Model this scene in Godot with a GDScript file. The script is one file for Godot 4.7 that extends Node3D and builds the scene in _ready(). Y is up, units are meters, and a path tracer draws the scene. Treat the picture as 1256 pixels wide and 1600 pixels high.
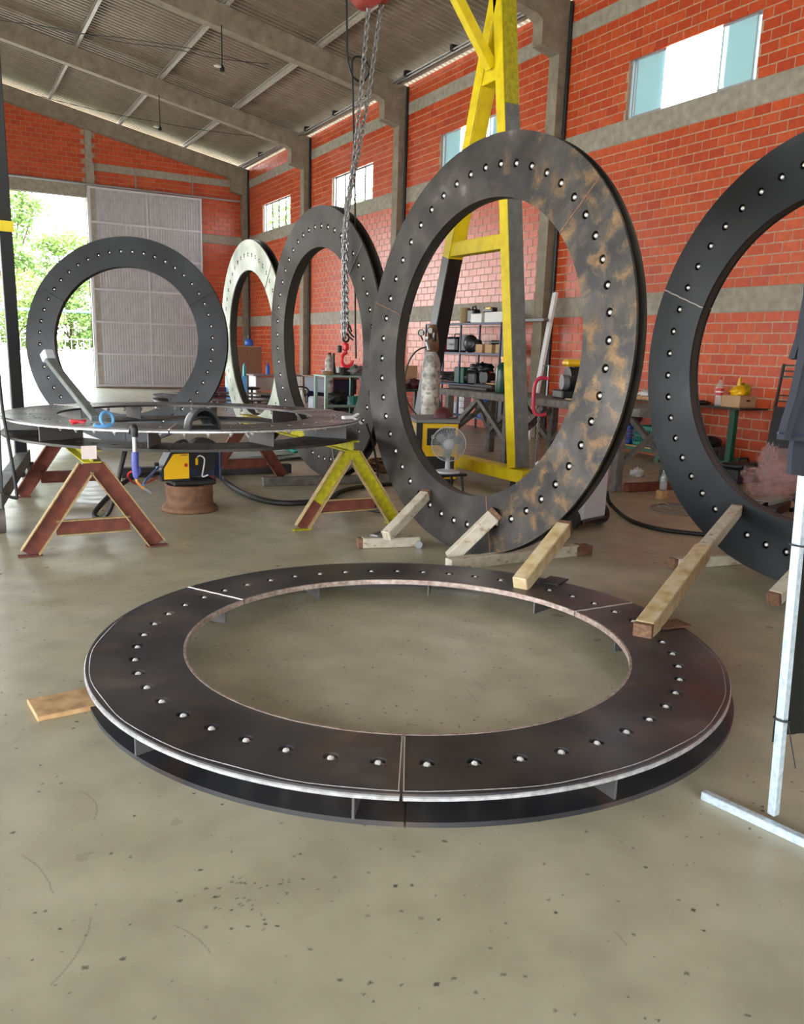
extends Node3D
# A fabrication hall: steel ring segments, brick and concrete shell, workbenches. y is up, units are metres.
# World axes: the brick wall with the windows stands at x = WALL_X and runs along z; the gable wall with the sliding door stands at z = GABLE_Z.

const EYE := Vector3(0.0, 1.6, 0.0)
const FOCAL := 1306.63
const CENTRE := Vector2(628.0, 838.0)
const WALL_X := 10.6
const GABLE_Z := -31.2
const FRAME_Z := [-1.2, -7.25, -13.3, -19.35, -25.4, -31.2]
const SLOPE := 0.195
const LEFT_X := -8.4
const RIDGE_X := 1.1
const REAR_Z := 6.0

var M := {}
var view := Basis()
var used := {}
var cached := {}
var rng := RandomNumberGenerator.new()


# ---------------------------------------------------------------- geometry builder
class Geo:
	var v := PackedVector3Array()
	var n := PackedVector3Array()
	var uv := PackedVector2Array()
	var idx := PackedInt32Array()
	var xf := Transform3D()

	func _init(t := Transform3D()):
		xf = t

	func vert(p: Vector3, nn: Vector3, t := Vector2.ZERO) -> int:
		v.append(xf * p)
		n.append((xf.basis * nn).normalized())
		uv.append(t)
		return v.size() - 1

	func tri(a: int, b: int, c: int) -> void:
		idx.append(a)
		idx.append(b)
		idx.append(c)

	# convex polygon, turned so that it faces away from ref
	func face(p: Array, ref: Vector3, uvs := []) -> void:
		var nn: Vector3 = (p[1] - p[0]).cross(p[2] - p[0])
		if nn.length_squared() < 1e-16 and p.size() > 3:
			nn = (p[2] - p[0]).cross(p[3] - p[0])
		nn = nn.normalized()
		var c := Vector3.ZERO
		for q in p:
			c += q
		c /= p.size()
		var flip := nn.dot(c - ref) < 0.0
		if flip:
			nn = -nn
		var first := v.size()
		for k in p.size():
			vert(p[k], nn, uvs[k] if uvs.size() else Vector2.ZERO)
		for k in range(1, p.size() - 1):
			if flip:
				tri(first, first + k, first + k + 1)
			else:
				tri(first, first + k + 1, first + k)

	# quad with given corner normals, facing along the mean normal
	func quad(p: Array, nn: Array, uvs := []) -> void:
		var f: Vector3 = (p[1] - p[0]).cross(p[2] - p[0])
		if f.length_squared() < 1e-16:
			f = (p[2] - p[0]).cross(p[3] - p[0])
		var flip: bool = f.dot(nn[0] + nn[1] + nn[2] + nn[3]) < 0.0
		var i := v.size()
		for k in 4:
			vert(p[k], nn[k], uvs[k] if uvs.size() else Vector2.ZERO)
		if flip:
			tri(i, i + 1, i + 2)
			tri(i, i + 2, i + 3)
		else:
			tri(i, i + 2, i + 1)
			tri(i, i + 3, i + 2)

	func box(c: Vector3, s: Vector3, b := 0.0, r := Basis()) -> void:
		var hx := s.x * 0.5
		var hy := s.y * 0.5
		var hz := s.z * 0.5
		b = minf(b, minf(hx, minf(hy, hz)) * 0.9)
		var P := func(x: float, y: float, z: float) -> Vector3: return c + r * Vector3(x, y, z)
		for g in [-1.0, 1.0]:
			face([P.call(g * hx, -hy + b, -hz + b), P.call(g * hx, hy - b, -hz + b), P.call(g * hx, hy - b, hz - b), P.call(g * hx, -hy + b, hz - b)], c)
			face([P.call(-hx + b, g * hy, -hz + b), P.call(hx - b, g * hy, -hz + b), P.call(hx - b, g * hy, hz - b), P.call(-hx + b, g * hy, hz - b)], c)
			face([P.call(-hx + b, -hy + b, g * hz), P.call(hx - b, -hy + b, g * hz), P.call(hx - b, hy - b, g * hz), P.call(-hx + b, hy - b, g * hz)], c)
		if b <= 0.0:
			return
		for i in [-1.0, 1.0]:
			for j in [-1.0, 1.0]:
				face([P.call(i * hx, j * (hy - b), -hz + b), P.call(i * (hx - b), j * hy, -hz + b), P.call(i * (hx - b), j * hy, hz - b), P.call(i * hx, j * (hy - b), hz - b)], c)
				face([P.call(i * hx, -hy + b, j * (hz - b)), P.call(i * (hx - b), -hy + b, j * hz), P.call(i * (hx - b), hy - b, j * hz), P.call(i * hx, hy - b, j * (hz - b))], c)
				face([P.call(-hx + b, i * hy, j * (hz - b)), P.call(-hx + b, i * (hy - b), j * hz), P.call(hx - b, i * (hy - b), j * hz), P.call(hx - b, i * hy, j * (hz - b))], c)
				for k in [-1.0, 1.0]:
					face([P.call(i * hx, j * (hy - b), k * (hz - b)), P.call(i * (hx - b), j * hy, k * (hz - b)), P.call(i * (hx - b), j * (hy - b), k * hz)], c)

	# a bar of rectangular section from a to b; up fixes how the section is turned
	func bar(a: Vector3, b: Vector3, w: float, h: float, bevel := 0.0, up := Vector3.UP) -> void:
		box((a + b) * 0.5, Vector3(w, h, a.distance_to(b)), bevel, frame(b - a, up))

	static func frame(d: Vector3, up := Vector3.UP) -> Basis:
		var z := d.normalized()
		if absf(z.dot(up.normalized())) > 0.995:
			up = Vector3.RIGHT if absf(z.x) < 0.9 else Vector3.BACK
		var x := up.cross(z).normalized()
		return Basis(x, z.cross(x), z)

	func cyl(a: Vector3, b: Vector3, r0: float, r1 := -1.0, seg := 12, caps := true) -> void:
		if r1 < 0.0:
			r1 = r0
		var f := frame(b - a)
		var slope := (r0 - r1) / maxf(a.distance_to(b), 1e-6)
		var first := v.size()
		for k in seg + 1:
			var t := TAU * k / seg
			var d := f.x * cos(t) + f.y * sin(t)
			var nn := (d + f.z * slope).normalized()
			vert(a + d * r0, nn, Vector2(float(k) / seg, 0))
			vert(b + d * r1, nn, Vector2(float(k) / seg, 1))
		for k in seg:
			var i := first + 2 * k
			tri(i, i + 1, i + 2)
			tri(i + 1, i + 3, i + 2)
		if caps:
			for e in 2:
				var cc := a if e == 0 else b
				var rr := r0 if e == 0 else r1
				if rr < 1e-5:
					continue
				var ring := []
				for k in seg:
					var t := TAU * k / seg
					ring.append(cc + (f.x * cos(t) + f.y * sin(t)) * rr)
				face(ring, (a + b) * 0.5)

	func tube(p: Array, r: float, seg := 8, closed := false) -> void:
		var count := p.size()
		var f := frame(p[1] - p[0])
		var first := v.size()
		var rows := count + (1 if closed else 0)
		var px := f.x
		for k in rows:
			var q: Vector3 = p[k % count]
			var d: Vector3
			if closed:
				d = p[(k + 1) % count] - p[(k - 1 + count) % count]
			else:
				d = p[mini(k + 1, count - 1)] - p[maxi(k - 1, 0)]
			d = d.normalized()
			px = (px - d * px.dot(d)).normalized()
			var py := d.cross(px)
			for s in seg + 1:
				var t := TAU * s / seg
				var nn := px * cos(t) + py * sin(t)
				vert(q + nn * r, nn, Vector2(float(s) / seg, float(k)))
		for k in rows - 1:
			for s in seg:
				var i := first + k * (seg + 1) + s
				var j := i + seg + 1
				tri(i, j, i + 1)
				tri(i + 1, j, j + 1)
		if not closed:
			for e in [0, count - 1]:
				var ring := []
				for s in seg:
					ring.append(xf.affine_inverse() * v[first + e * (seg + 1) + s])
				face(ring, p[1] if e == 0 else p[count - 2])

	# profile of Vector2(radius, height) turned round the y axis of t
	func lathe(prof: Array, seg := 16, t := Transform3D(), smooth := false) -> void:
		for k in prof.size() - 1:
			var a: Vector2 = prof[k]
			var b: Vector2 = prof[k + 1]
			if a.distance_to(b) < 1e-7:
				continue
			var na := Vector2(b.y - a.y, a.x - b.x).normalized()
			var n0 := na
			var n1 := na
			if smooth:
				if k > 0:
					var z: Vector2 = prof[k - 1]
					n0 = (na + Vector2(a.y - z.y, z.x - a.x).normalized()).normalized()
				if k < prof.size() - 2:
					var z: Vector2 = prof[k + 2]
					n1 = (na + Vector2(z.y - b.y, b.x - z.x).normalized()).normalized()
			var first := v.size()
			for s in seg + 1:
				var w := TAU * s / seg
				var d := Vector3(cos(w), 0, sin(w))
				vert(t * (d * a.x + Vector3.UP * a.y), t.basis * (d * n0.x + Vector3.UP * n0.y), Vector2(float(s) / seg, a.y))
				vert(t * (d * b.x + Vector3.UP * b.y), t.basis * (d * n1.x + Vector3.UP * n1.y), Vector2(float(s) / seg, b.y))
			for s in seg:
				var i := first + 2 * s
				tri(i, i + 2, i + 1)
				tri(i + 1, i + 2, i + 3)

	# polygon in the local xy plane of t, extruded from z = 0 to z = depth
	func prism(poly: PackedVector2Array, depth: float, t := Transform3D()) -> void:
		var cut := Geometry2D.triangulate_polygon(poly)
		if Geometry2D.is_polygon_clockwise(poly):
			poly.reverse()
			cut = Geometry2D.triangulate_polygon(poly)
		for e in 2:
			var z := depth * e
			var nn := t.basis * Vector3(0, 0, 1 if e == 1 else -1)
			var first := v.size()
			for q in poly:
				vert(t * Vector3(q.x, q.y, z), nn, q)
			for k in range(0, cut.size(), 3):
				var a := poly[cut[k]]
				var b := poly[cut[k + 1]]
				var c := poly[cut[k + 2]]
				var ccw := (b - a).cross(c - a) > 0.0
				if ccw == (e == 1):
					tri(first + cut[k], first + cut[k + 2], first + cut[k + 1])
				else:
					tri(first + cut[k], first + cut[k + 1], first + cut[k + 2])
		for k in poly.size():
			var a := poly[k]
			var b := poly[(k + 1) % poly.size()]
			var nn: Vector3 = t.basis * Vector3(b.y - a.y, a.x - b.x, 0).normalized()
			quad([t * Vector3(a.x, a.y, 0), t * Vector3(b.x, b.y, 0), t * Vector3(b.x, b.y, depth), t * Vector3(a.x, a.y, depth)], [nn, nn, nn, nn])

	func ball(c: Vector3, r: Vector3, seg := 12, rows := 8, lo := -90.0, hi := 90.0) -> void:
		var first := v.size()
		for j in rows + 1:
			var e := deg_to_rad(lerpf(lo, hi, float(j) / rows))
			for s in seg + 1:
				var w := TAU * s / seg
				var d := Vector3(cos(e) * cos(w), sin(e), cos(e) * sin(w))
				vert(c + d * r, (d / r).normalized(), Vector2(float(s) / seg, float(j) / rows))
		for j in rows:
			for s in seg:
				var i := first + j * (seg + 1) + s
				var k := i + seg + 1
				tri(i, i + 1, k)
				tri(i + 1, k + 1, k)

	func torus(c: Vector3, axis: Vector3, R: float, r: float, seg := 20, sides := 8) -> void:
		var f := frame(axis)
		var p := []
		for k in seg:
			var t := TAU * k / seg
			p.append(c + (f.x * cos(t) + f.y * sin(t)) * R)
		tube(p, r, sides, true)

	func add(m: ArrayMesh = null) -> ArrayMesh:
		if m == null:
			m = ArrayMesh.new()
		for k in range(0, idx.size(), 3):
			var p := v[idx[k]]
			var q := (v[idx[k + 1]] - p).cross(v[idx[k + 2]] - p)
			if q.dot(n[idx[k]] + n[idx[k + 1]] + n[idx[k + 2]]) > 0.0:
				var keep := idx[k + 1]
				idx[k + 1] = idx[k + 2]
				idx[k + 2] = keep
		var a := []
		a.resize(Mesh.ARRAY_MAX)
		a[Mesh.ARRAY_VERTEX] = v
		a[Mesh.ARRAY_NORMAL] = n
		a[Mesh.ARRAY_TEX_UV] = uv
		a[Mesh.ARRAY_INDEX] = idx
		m.add_surface_from_arrays(Mesh.PRIMITIVE_TRIANGLES, a)
		return m


# ---------------------------------------------------------------- nodes
func numbered(called: String) -> String:
	var k: int = used.get(called, 0)
	used[called] = k + 1
	return called if k == 0 else "%s_%03d" % [called, k]


func tag(o: Node3D, label: String, category: String, group := "", kind := "") -> Node3D:
	o.set_meta("label", label)
	o.set_meta("category", category)
	if group:
		o.set_meta("group", group)
	if kind:
		o.set_meta("kind", kind)
	return o


func thing(called: String, label: String, category: String, at := Transform3D(), group := "", kind := "") -> Node3D:
	var o := Node3D.new()
	o.name = numbered(called)
	o.transform = at
	add_child(o)
	return tag(o, label, category, group, kind)


func inst(mesh: Mesh, m: Material, called: String, parent: Node, label := "") -> MeshInstance3D:
	var o := MeshInstance3D.new()
	o.mesh = mesh
	o.material_override = m
	o.name = called
	parent.add_child(o, true)
	if label:
		o.set_meta("label", label)
	return o


func part(parent: Node, called: String, g: Geo, m: Material, label := "") -> MeshInstance3D:
	return inst(g.add(), m, called, parent, label)


func solo(called: String, label: String, category: String, g: Geo, m: Material, at := Transform3D(), group := "", kind := "") -> MeshInstance3D:
	var o := inst(g.add(), m, numbered(called), self)
	o.transform = at
	tag(o, label, category, group, kind)
	return o


func at(p: Vector3, turn := 0.0) -> Transform3D:
	return Transform3D(Basis(Vector3.UP, deg_to_rad(turn)), p)


# a builder whose coordinates are the world's, for a thing that stands at base
func rel(base: Vector3) -> Geo:
	return Geo.new(Transform3D(Basis(), -base))


# ---------------------------------------------------------------- from the photograph's pixels to places
func sight(u: float, w: float) -> Vector3:
	return view * Vector3((u - CENTRE.x) / FOCAL, -(w - CENTRE.y) / FOCAL, -1.0)


func on_level(u: float, w: float, y := 0.0) -> Vector3:
	var d := sight(u, w)
	return EYE + d * ((y - EYE.y) / d.y)


func on_x(u: float, w: float, x: float) -> Vector3:
	var d := sight(u, w)
	return EYE + d * (x / d.x)


func on_z(u: float, w: float, z: float) -> Vector3:
	var d := sight(u, w)
	return EYE + d * (z / d.z)


func to_pixel(p: Vector3) -> Vector2:
	var c := view.inverse() * (p - EYE)
	return Vector2(CENTRE.x - FOCAL * c.x / c.z, CENTRE.y + FOCAL * c.y / c.z)


# ---------------------------------------------------------------- materials
func flat_mat(called: String, c: Color, rough := 0.6, metal := 0.0) -> StandardMaterial3D:
	var m := StandardMaterial3D.new()
	m.resource_name = called
	m.albedo_color = c
	m.roughness = rough
	m.metallic = metal
	M[called] = m
	return m


func noise_tex(ramp: Array, freq: float, kind := FastNoiseLite.TYPE_SIMPLEX_SMOOTH, octaves := 4, side := 512, noise_seed := 1, warp := 0.0) -> NoiseTexture2D:
	var key := str([ramp, freq, kind, octaves, side, noise_seed, warp])
	if cached.has(key):
		return cached[key]
	var f := FastNoiseLite.new()
	f.noise_type = kind
	f.frequency = freq
	f.seed = noise_seed
	f.fractal_octaves = octaves
	if warp > 0.0:
		f.domain_warp_enabled = true
		f.domain_warp_amplitude = warp
		f.domain_warp_frequency = freq
	if kind == FastNoiseLite.TYPE_CELLULAR:
		f.cellular_return_type = FastNoiseLite.RETURN_DISTANCE
	var t := NoiseTexture2D.new()
	t.width = side
	t.height = side
	t.seamless = true
	t.generate_mipmaps = false
	t.noise = f
	var g := Gradient.new()
	g.offsets = PackedFloat32Array(ramp.map(func(r): return r[0]))
	g.colors = PackedColorArray(ramp.map(func(r): return r[1]))
	t.color_ramp = g
	cached[key] = t
	return t


func grey_ramp(a: float, b: float) -> Array:
	return [[0.0, Color(a, a, a)], [1.0, Color(b, b, b)]]


# colours mottled by noise; tile is the size of one repeat in metres
func mottled(called: String, ramp: Array, tile: float, rough: Vector2, metal := 0.0, freq := 0.012, noise_seed := 1, triplanar := true, relief := 0.0, side := 256) -> StandardMaterial3D:
	var m := flat_mat(called, Color.WHITE, 1.0, metal)
	m.albedo_texture = noise_tex(ramp, freq * (512.0 / side), FastNoiseLite.TYPE_SIMPLEX_SMOOTH, 4, side, noise_seed, 6.0 if side < 512 else 12.0)
	m.roughness_texture = noise_tex(grey_ramp(rough.x, rough.y), 0.03, FastNoiseLite.TYPE_SIMPLEX_SMOOTH, 3, 128, 3)
	m.uv1_triplanar = triplanar
	m.uv1_scale = Vector3.ONE / tile
	if relief > 0.0:
		m.heightmap_enabled = true
		m.heightmap_scale = relief
		m.heightmap_texture = noise_tex(grey_ramp(0, 1), 0.05, FastNoiseLite.TYPE_SIMPLEX_SMOOTH, 4, 256, 4)
	return m


func over(m: StandardMaterial3D, ramp: Array, freq: float, kind := FastNoiseLite.TYPE_SIMPLEX_SMOOTH, noise_seed := 7, side := 512, warp := 0.0) -> StandardMaterial3D:
	m.detail_enabled = true
	m.detail_albedo = noise_tex(ramp, freq, kind, 4, side, noise_seed, warp)
	m.detail_blend_mode = BaseMaterial3D.BLEND_MODE_MIX
	m.detail_uv_layer = BaseMaterial3D.DETAIL_UV_1
	return m


func rgb8(r: int, g: int, b: int, a := 1.0) -> Color:
	return Color(r / 255.0, g / 255.0, b / 255.0, a)


func make_materials() -> void:
	# floor
	var fl := flat_mat("floor_concrete", Color.WHITE, 1.0)
	fl.albedo_texture = noise_tex([[0.0, rgb8(150, 143, 121)], [0.5, rgb8(165, 158, 134)], [1.0, rgb8(180, 173, 149)]], 0.008, FastNoiseLite.TYPE_SIMPLEX_SMOOTH, 6, 1024, 11)
	fl.roughness_texture = noise_tex([[0.0, Color(0.26, 0.26, 0.26)], [0.5, Color(0.36, 0.36, 0.36)], [1.0, Color(0.48, 0.48, 0.48)]], 0.02, FastNoiseLite.TYPE_SIMPLEX_SMOOTH, 5, 512, 21)
	fl.metallic_specular = 0.45
	fl.heightmap_enabled = true
	fl.heightmap_scale = 0.015
	fl.heightmap_texture = noise_tex(grey_ramp(0, 1), 0.05, FastNoiseLite.TYPE_SIMPLEX_SMOOTH, 5, 512, 31)
	fl.uv1_scale = Vector3(1 / 3.7, 1 / 3.7, 1)
	fl.uv2_scale = Vector3.ONE
	fl.detail_enabled = true
	fl.detail_uv_layer = BaseMaterial3D.DETAIL_UV_2
	fl.detail_albedo = floor_marks()
	# shell
	mottled("concrete", [[0.0, rgb8(140, 132, 120)], [0.4, rgb8(156, 149, 137)], [0.7, rgb8(164, 157, 145)], [1.0, rgb8(176, 170, 158)]], 1.3, Vector2(0.7, 0.95), 0.0, 0.012, 3, true, 0.25)
	mottled("frame_concrete", [[0.0, rgb8(122, 112, 97)], [0.4, rgb8(138, 128, 112)], [0.7, rgb8(145, 135, 119)], [1.0, rgb8(158, 149, 133)]], 1.9, Vector2(0.7, 0.95), 0.0, 0.01, 5, true, 0.15)
	mottled("mortar", [[0.0, rgb8(170, 140, 118)], [0.5, rgb8(188, 160, 136)], [1.0, rgb8(202, 178, 154)]], 0.8, Vector2(0.8, 1.0), 0.0, 0.02, 6)
	var tones := [[196, 78, 36], [202, 84, 40], [190, 72, 34], [189, 71, 35], [201, 87, 45], [185, 67, 36]]
	for k in tones.size():
		var t: Array = tones[k]
		var dark := rgb8(int(t[0] * 0.95), int(t[1] * 0.92), int(t[2] * 0.92))
		var m := mottled("brick_%d" % k, [[0.0, dark], [0.5, rgb8(t[0], t[1], t[2])], [1.0, rgb8(mini(255, int(t[0] * 1.07)), int(t[1] * 1.14), int(t[2] * 1.2))]], 0.9, Vector2(0.31, 0.38), 0.0, 0.014, 60 + k, true)
		m.uv1_world_triplanar = true
		m.metallic_specular = 0.55
	mottled("roof_sheet", [[0.0, rgb8(112, 101, 86)], [0.5, rgb8(128, 117, 101)], [1.0, rgb8(142, 131, 115)]], 2.3, Vector2(0.5, 0.75), 0.0, 0.01, 9)
	mottled("purlin_steel", [[0.0, rgb8(150, 143, 132)], [0.5, rgb8(172, 166, 155)], [1.0, rgb8(190, 185, 175)]], 1.1, Vector2(0.4, 0.6), 0.0, 0.02, 10)
	mottled("door_sheet", [[0.0, rgb8(178, 179, 184)], [0.5, rgb8(190, 191, 196)], [1.0, rgb8(200, 201, 206)]], 1.7, Vector2(0.4, 0.6), 0.2, 0.012, 12)
	flat_mat("door_frame", rgb8(206, 208, 214), 0.45, 0.2)
	flat_mat("aluminium", rgb8(200, 202, 206), 0.35, 0.6)
	flat_mat("black_pipe", rgb8(30, 31, 36), 0.4)
	flat_mat("galvanised_pipe", rgb8(170, 170, 172), 0.35, 0.6)
	var glass := flat_mat("window_glass", Color(0.55, 0.82, 0.85, 0.06), 0.05)
	glass.transparency = BaseMaterial3D.TRANSPARENCY_ALPHA
	var tint := flat_mat("tinted_glass", Color(0.72, 0.9, 0.93, 0.74), 0.3)
	tint.transparency = BaseMaterial3D.TRANSPARENCY_ALPHA
	# steel
	mottled("mill_scale", [[0.0, rgb8(48, 48, 51)], [0.3, rgb8(62, 61, 64)], [0.55, rgb8(76, 75, 77)], [0.75, rgb8(86, 81, 80)], [1.0, rgb8(116, 113, 112)]], 1.0, Vector2(0.28, 0.5), 0.5, 0.008, 14, false, 0.0, 512)
	over(M.mill_scale, [[0.0, rgb8(120, 80, 52, 0.0)], [0.62, rgb8(120, 84, 56, 0.0)], [0.8, rgb8(110, 88, 72, 0.4)], [1.0, rgb8(140, 118, 100, 0.6)]], 0.011, FastNoiseLite.TYPE_SIMPLEX_SMOOTH, 77, 512, 30.0)
	mottled("blue_scale", [[0.0, rgb8(18, 20, 24)], [0.4, rgb8(27, 30, 34)], [0.7, rgb8(36, 39, 44)], [1.0, rgb8(64, 66, 70)]], 1.0, Vector2(0.4, 0.6), 0.25, 0.006, 15, false, 0.0, 512)
	mottled("worn_scale", [[0.0, rgb8(34, 32, 29)], [0.35, rgb8(46, 43, 39)], [0.6, rgb8(56, 53, 48)], [1.0, rgb8(78, 74, 68)]], 1.0, Vector2(0.4, 0.65), 0.35, 0.007, 16, false, 0.0, 512)
	mottled("pale_plate", [[0.0, rgb8(112, 120, 104)], [0.4, rgb8(142, 150, 132)], [0.6, rgb8(158, 164, 148)], [1.0, rgb8(188, 190, 180)]], 1.0, Vector2(0.4, 0.6), 0.2, 0.009, 17, false, 0.0, 512)
	mottled("rust_scale", [[0.0, rgb8(32, 32, 34)], [0.35, rgb8(46, 44, 44)], [0.6, rgb8(58, 55, 53)], [0.85, rgb8(74, 70, 68)], [1.0, rgb8(116, 114, 116)]], 1.0, Vector2(0.4, 0.65), 0.35, 0.011, 18, false, 0.0, 512)
	over(M.rust_scale, [[0.0, rgb8(156, 122, 76, 0.75)], [0.3, rgb8(128, 98, 62, 0.6)], [0.42, rgb8(104, 86, 62, 0.4)], [0.52, rgb8(96, 84, 68, 0.2)], [0.62, rgb8(96, 84, 70, 0.0)], [1.0, rgb8(96, 84, 70, 0.0)]], 0.034, FastNoiseLite.TYPE_SIMPLEX_SMOOTH, 79, 512, 30.0)
	M.rust_scale.detail_mask = rust_mask()
	mottled("ground_edge", [[0.0, rgb8(160, 158, 158)], [0.5, rgb8(206, 206, 208)], [1.0, rgb8(238, 238, 240)]], 0.5, Vector2(0.25, 0.5), 0.6, 0.02, 19)
	mottled("bare_steel", [[0.0, rgb8(96, 92, 90)], [0.5, rgb8(128, 124, 122)], [1.0, rgb8(160, 157, 155)]], 0.3, Vector2(0.3, 0.5), 0.6, 0.02, 20)
	mottled("edge_rust", [[0.0, rgb8(84, 64, 52)], [0.5, rgb8(120, 88, 66)], [1.0, rgb8(160, 122, 92)]], 0.4, Vector2(0.5, 0.8), 0.2, 0.03, 22)
	mottled("lip_steel", [[0.0, rgb8(120, 96, 86)], [0.5, rgb8(168, 148, 138)], [1.0, rgb8(206, 194, 188)]], 0.5, Vector2(0.3, 0.5), 0.4, 0.02, 39)
	flat_mat("hoist_red", rgb8(150, 58, 50), 0.3)
	flat_mat("gusset_steel", rgb8(96, 94, 94), 0.45, 0.4)
	flat_mat("bolt_steel", rgb8(228, 226, 222), 0.25, 0.45)
	flat_mat("weld", rgb8(186, 176, 170), 0.35, 0.6)
	mottled("rust_red", [[0.0, rgb8(84, 40, 29)], [0.5, rgb8(104, 50, 36)], [1.0, rgb8(124, 64, 45)]], 1.3, Vector2(0.6, 0.85), 0.0, 0.02, 23)
	mottled("rim_rust", [[0.0, rgb8(86, 58, 41)], [0.5, rgb8(110, 77, 54)], [1.0, rgb8(136, 100, 72)]], 1.1, Vector2(0.6, 0.9), 0.1, 0.02, 24)
	mottled("yellow_over_rust", [[0.0, rgb8(92, 52, 30)], [0.42, rgb8(120, 76, 34)], [0.5, rgb8(190, 168, 30)], [1.0, rgb8(212, 198, 32)]], 0.8, Vector2(0.45, 0.7), 0.0, 0.012, 25)
	mottled("flange_edge", [[0.0, rgb8(128, 104, 68)], [0.5, rgb8(158, 135, 92)], [1.0, rgb8(182, 162, 118)]], 0.4, Vector2(0.5, 0.7), 0.0, 0.02, 26)
	mottled("gantry_yellow", [[0.0, rgb8(214, 186, 14)], [0.5, rgb8(232, 208, 18)], [1.0, rgb8(240, 218, 30)]], 1.2, Vector2(0.35, 0.5), 0.0, 0.01, 27)
	mottled("dull_yellow", [[0.0, rgb8(140, 132, 10)], [0.5, rgb8(168, 160, 12)], [1.0, rgb8(188, 180, 24)]], 0.6, Vector2(0.4, 0.6), 0.0, 0.015, 28)
	mottled("gantry_grey", [[0.0, rgb8(88, 91, 90)], [0.5, rgb8(104, 107, 105)], [1.0, rgb8(120, 122, 120)]], 0.9, Vector2(0.5, 0.7), 0.0, 0.012, 29)
	mottled("pale_tube", [[0.0, rgb8(164, 154, 134)], [0.4, rgb8(184, 175, 156)], [0.7, rgb8(194, 186, 168)], [1.0, rgb8(204, 197, 182)]], 0.7, Vector2(0.5, 0.75), 0.0, 0.012, 30)
	over(M.pale_tube, [[0.0, rgb8(140, 86, 52, 0.0)], [0.74, rgb8(140, 86, 52, 0.0)], [0.8, rgb8(150, 96, 60, 0.7)], [1.0, rgb8(110, 62, 42, 0.9)]], 0.012, FastNoiseLite.TYPE_SIMPLEX_SMOOTH, 81, 512, 20.0)
	mottled("tan_tube", [[0.0, rgb8(158, 128, 84)], [0.4, rgb8(190, 166, 122)], [0.7, rgb8(202, 186, 150)], [1.0, rgb8(212, 200, 172)]], 0.7, Vector2(0.5, 0.75), 0.0, 0.01, 32)
	mottled("rough_wood", [[0.0, rgb8(150, 114, 74)], [0.5, rgb8(184, 146, 102)], [1.0, rgb8(202, 168, 122)]], 1.0, Vector2(0.7, 0.9), 0.0, 0.02, 33)
	mottled("grey_wood", [[0.0, rgb8(78, 74, 70)], [0.5, rgb8(98, 93, 87)], [1.0, rgb8(122, 116, 108)]], 1.5, Vector2(0.7, 0.9), 0.0, 0.02, 34)
	mottled("galvanised", [[0.0, rgb8(160, 176, 186)], [0.5, rgb8(186, 202, 212)], [1.0, rgb8(210, 222, 230)]], 0.35, Vector2(0.3, 0.5), 0.35, 0.02, 35)
	flat_mat("black_rubber", rgb8(24, 24, 25), 0.55)
	flat_mat("black_plastic", rgb8(26, 27, 30), 0.4)
	flat_mat("dark_steel", rgb8(46, 46, 48), 0.5, 0.3)
	flat_mat("mid_grey", rgb8(120, 122, 124), 0.5)
	flat_mat("white_paint", rgb8(222, 222, 220), 0.5)
	flat_mat("light_plastic", rgb8(188, 192, 200), 0.4)
	flat_mat("yellow_plastic", rgb8(238, 186, 14), 0.35)
	flat_mat("yellow_panel", rgb8(236, 190, 10), 0.4)
	flat_mat("navy", rgb8(28, 36, 66), 0.5)
	flat_mat("blue", rgb8(36, 92, 190), 0.45)
	flat_mat("bright_blue", rgb8(96, 160, 214), 0.4)
	flat_mat("teal", rgb8(18, 176, 190), 0.5)
	flat_mat("red", rgb8(196, 30, 44), 0.4)
	flat_mat("pink_red", rgb8(206, 50, 82), 0.4)
	flat_mat("maroon", rgb8(84, 28, 34), 0.55)
	flat_mat("dark_green", rgb8(14, 74, 52), 0.45)
	flat_mat("crate_green", rgb8(14, 120, 104), 0.45)
	flat_mat("crate_blue", rgb8(20, 66, 140), 0.45)
	flat_mat("crate_grey", rgb8(82, 86, 92), 0.5)
	flat_mat("bottle_green", rgb8(16, 66, 56), 0.3)
	flat_mat("grey_paint", rgb8(142, 148, 142), 0.5)
	flat_mat("brown_board", rgb8(122, 84, 62), 0.6)
	flat_mat("cardboard", rgb8(186, 150, 112), 0.8)
	flat_mat("shelf_blue", rgb8(52, 62, 92), 0.5)
	flat_mat("cloth", rgb8(37, 39, 49), 0.9)
	flat_mat("chain_steel", rgb8(150, 150, 152), 0.35, 0.7)
	flat_mat("copper", rgb8(206, 150, 84), 0.35, 0.6)
	flat_mat("violet", rgb8(66, 72, 146), 0.45)
	flat_mat("paper", rgb8(214, 200, 196), 0.8)
	flat_mat("mint_paint", rgb8(150, 180, 170), 0.5)
	mottled("cylinder_paint", [[0.0, rgb8(110, 106, 98)], [0.45, rgb8(150, 146, 138)], [0.6, rgb8(184, 180, 172)], [1.0, rgb8(206, 203, 196)]], 1.1, Vector2(0.35, 0.6), 0.1, 0.012, 36)
	over(M.cylinder_paint, [[0.0, rgb8(60, 50, 42, 0.0)], [0.6, rgb8(60, 50, 42, 0.0)], [0.68, rgb8(60, 50, 42, 0.6)], [1.0, rgb8(50, 42, 36, 0.8)]], 0.016, FastNoiseLite.TYPE_SIMPLEX_SMOOTH, 83, 512, 10.0)
	# outside
	mottled("yard", [[0.0, rgb8(176, 172, 164)], [1.0, rgb8(206, 203, 196)]], 4.0, Vector2(0.8, 1.0), 0.0, 0.01, 37)
	mottled("verge", [[0.0, rgb8(82, 104, 40)], [1.0, rgb8(130, 140, 66)]], 3.0, Vector2(0.9, 1.0), 0.0, 0.03, 38)
	flat_mat("bark", rgb8(92, 76, 60), 0.9)
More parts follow.
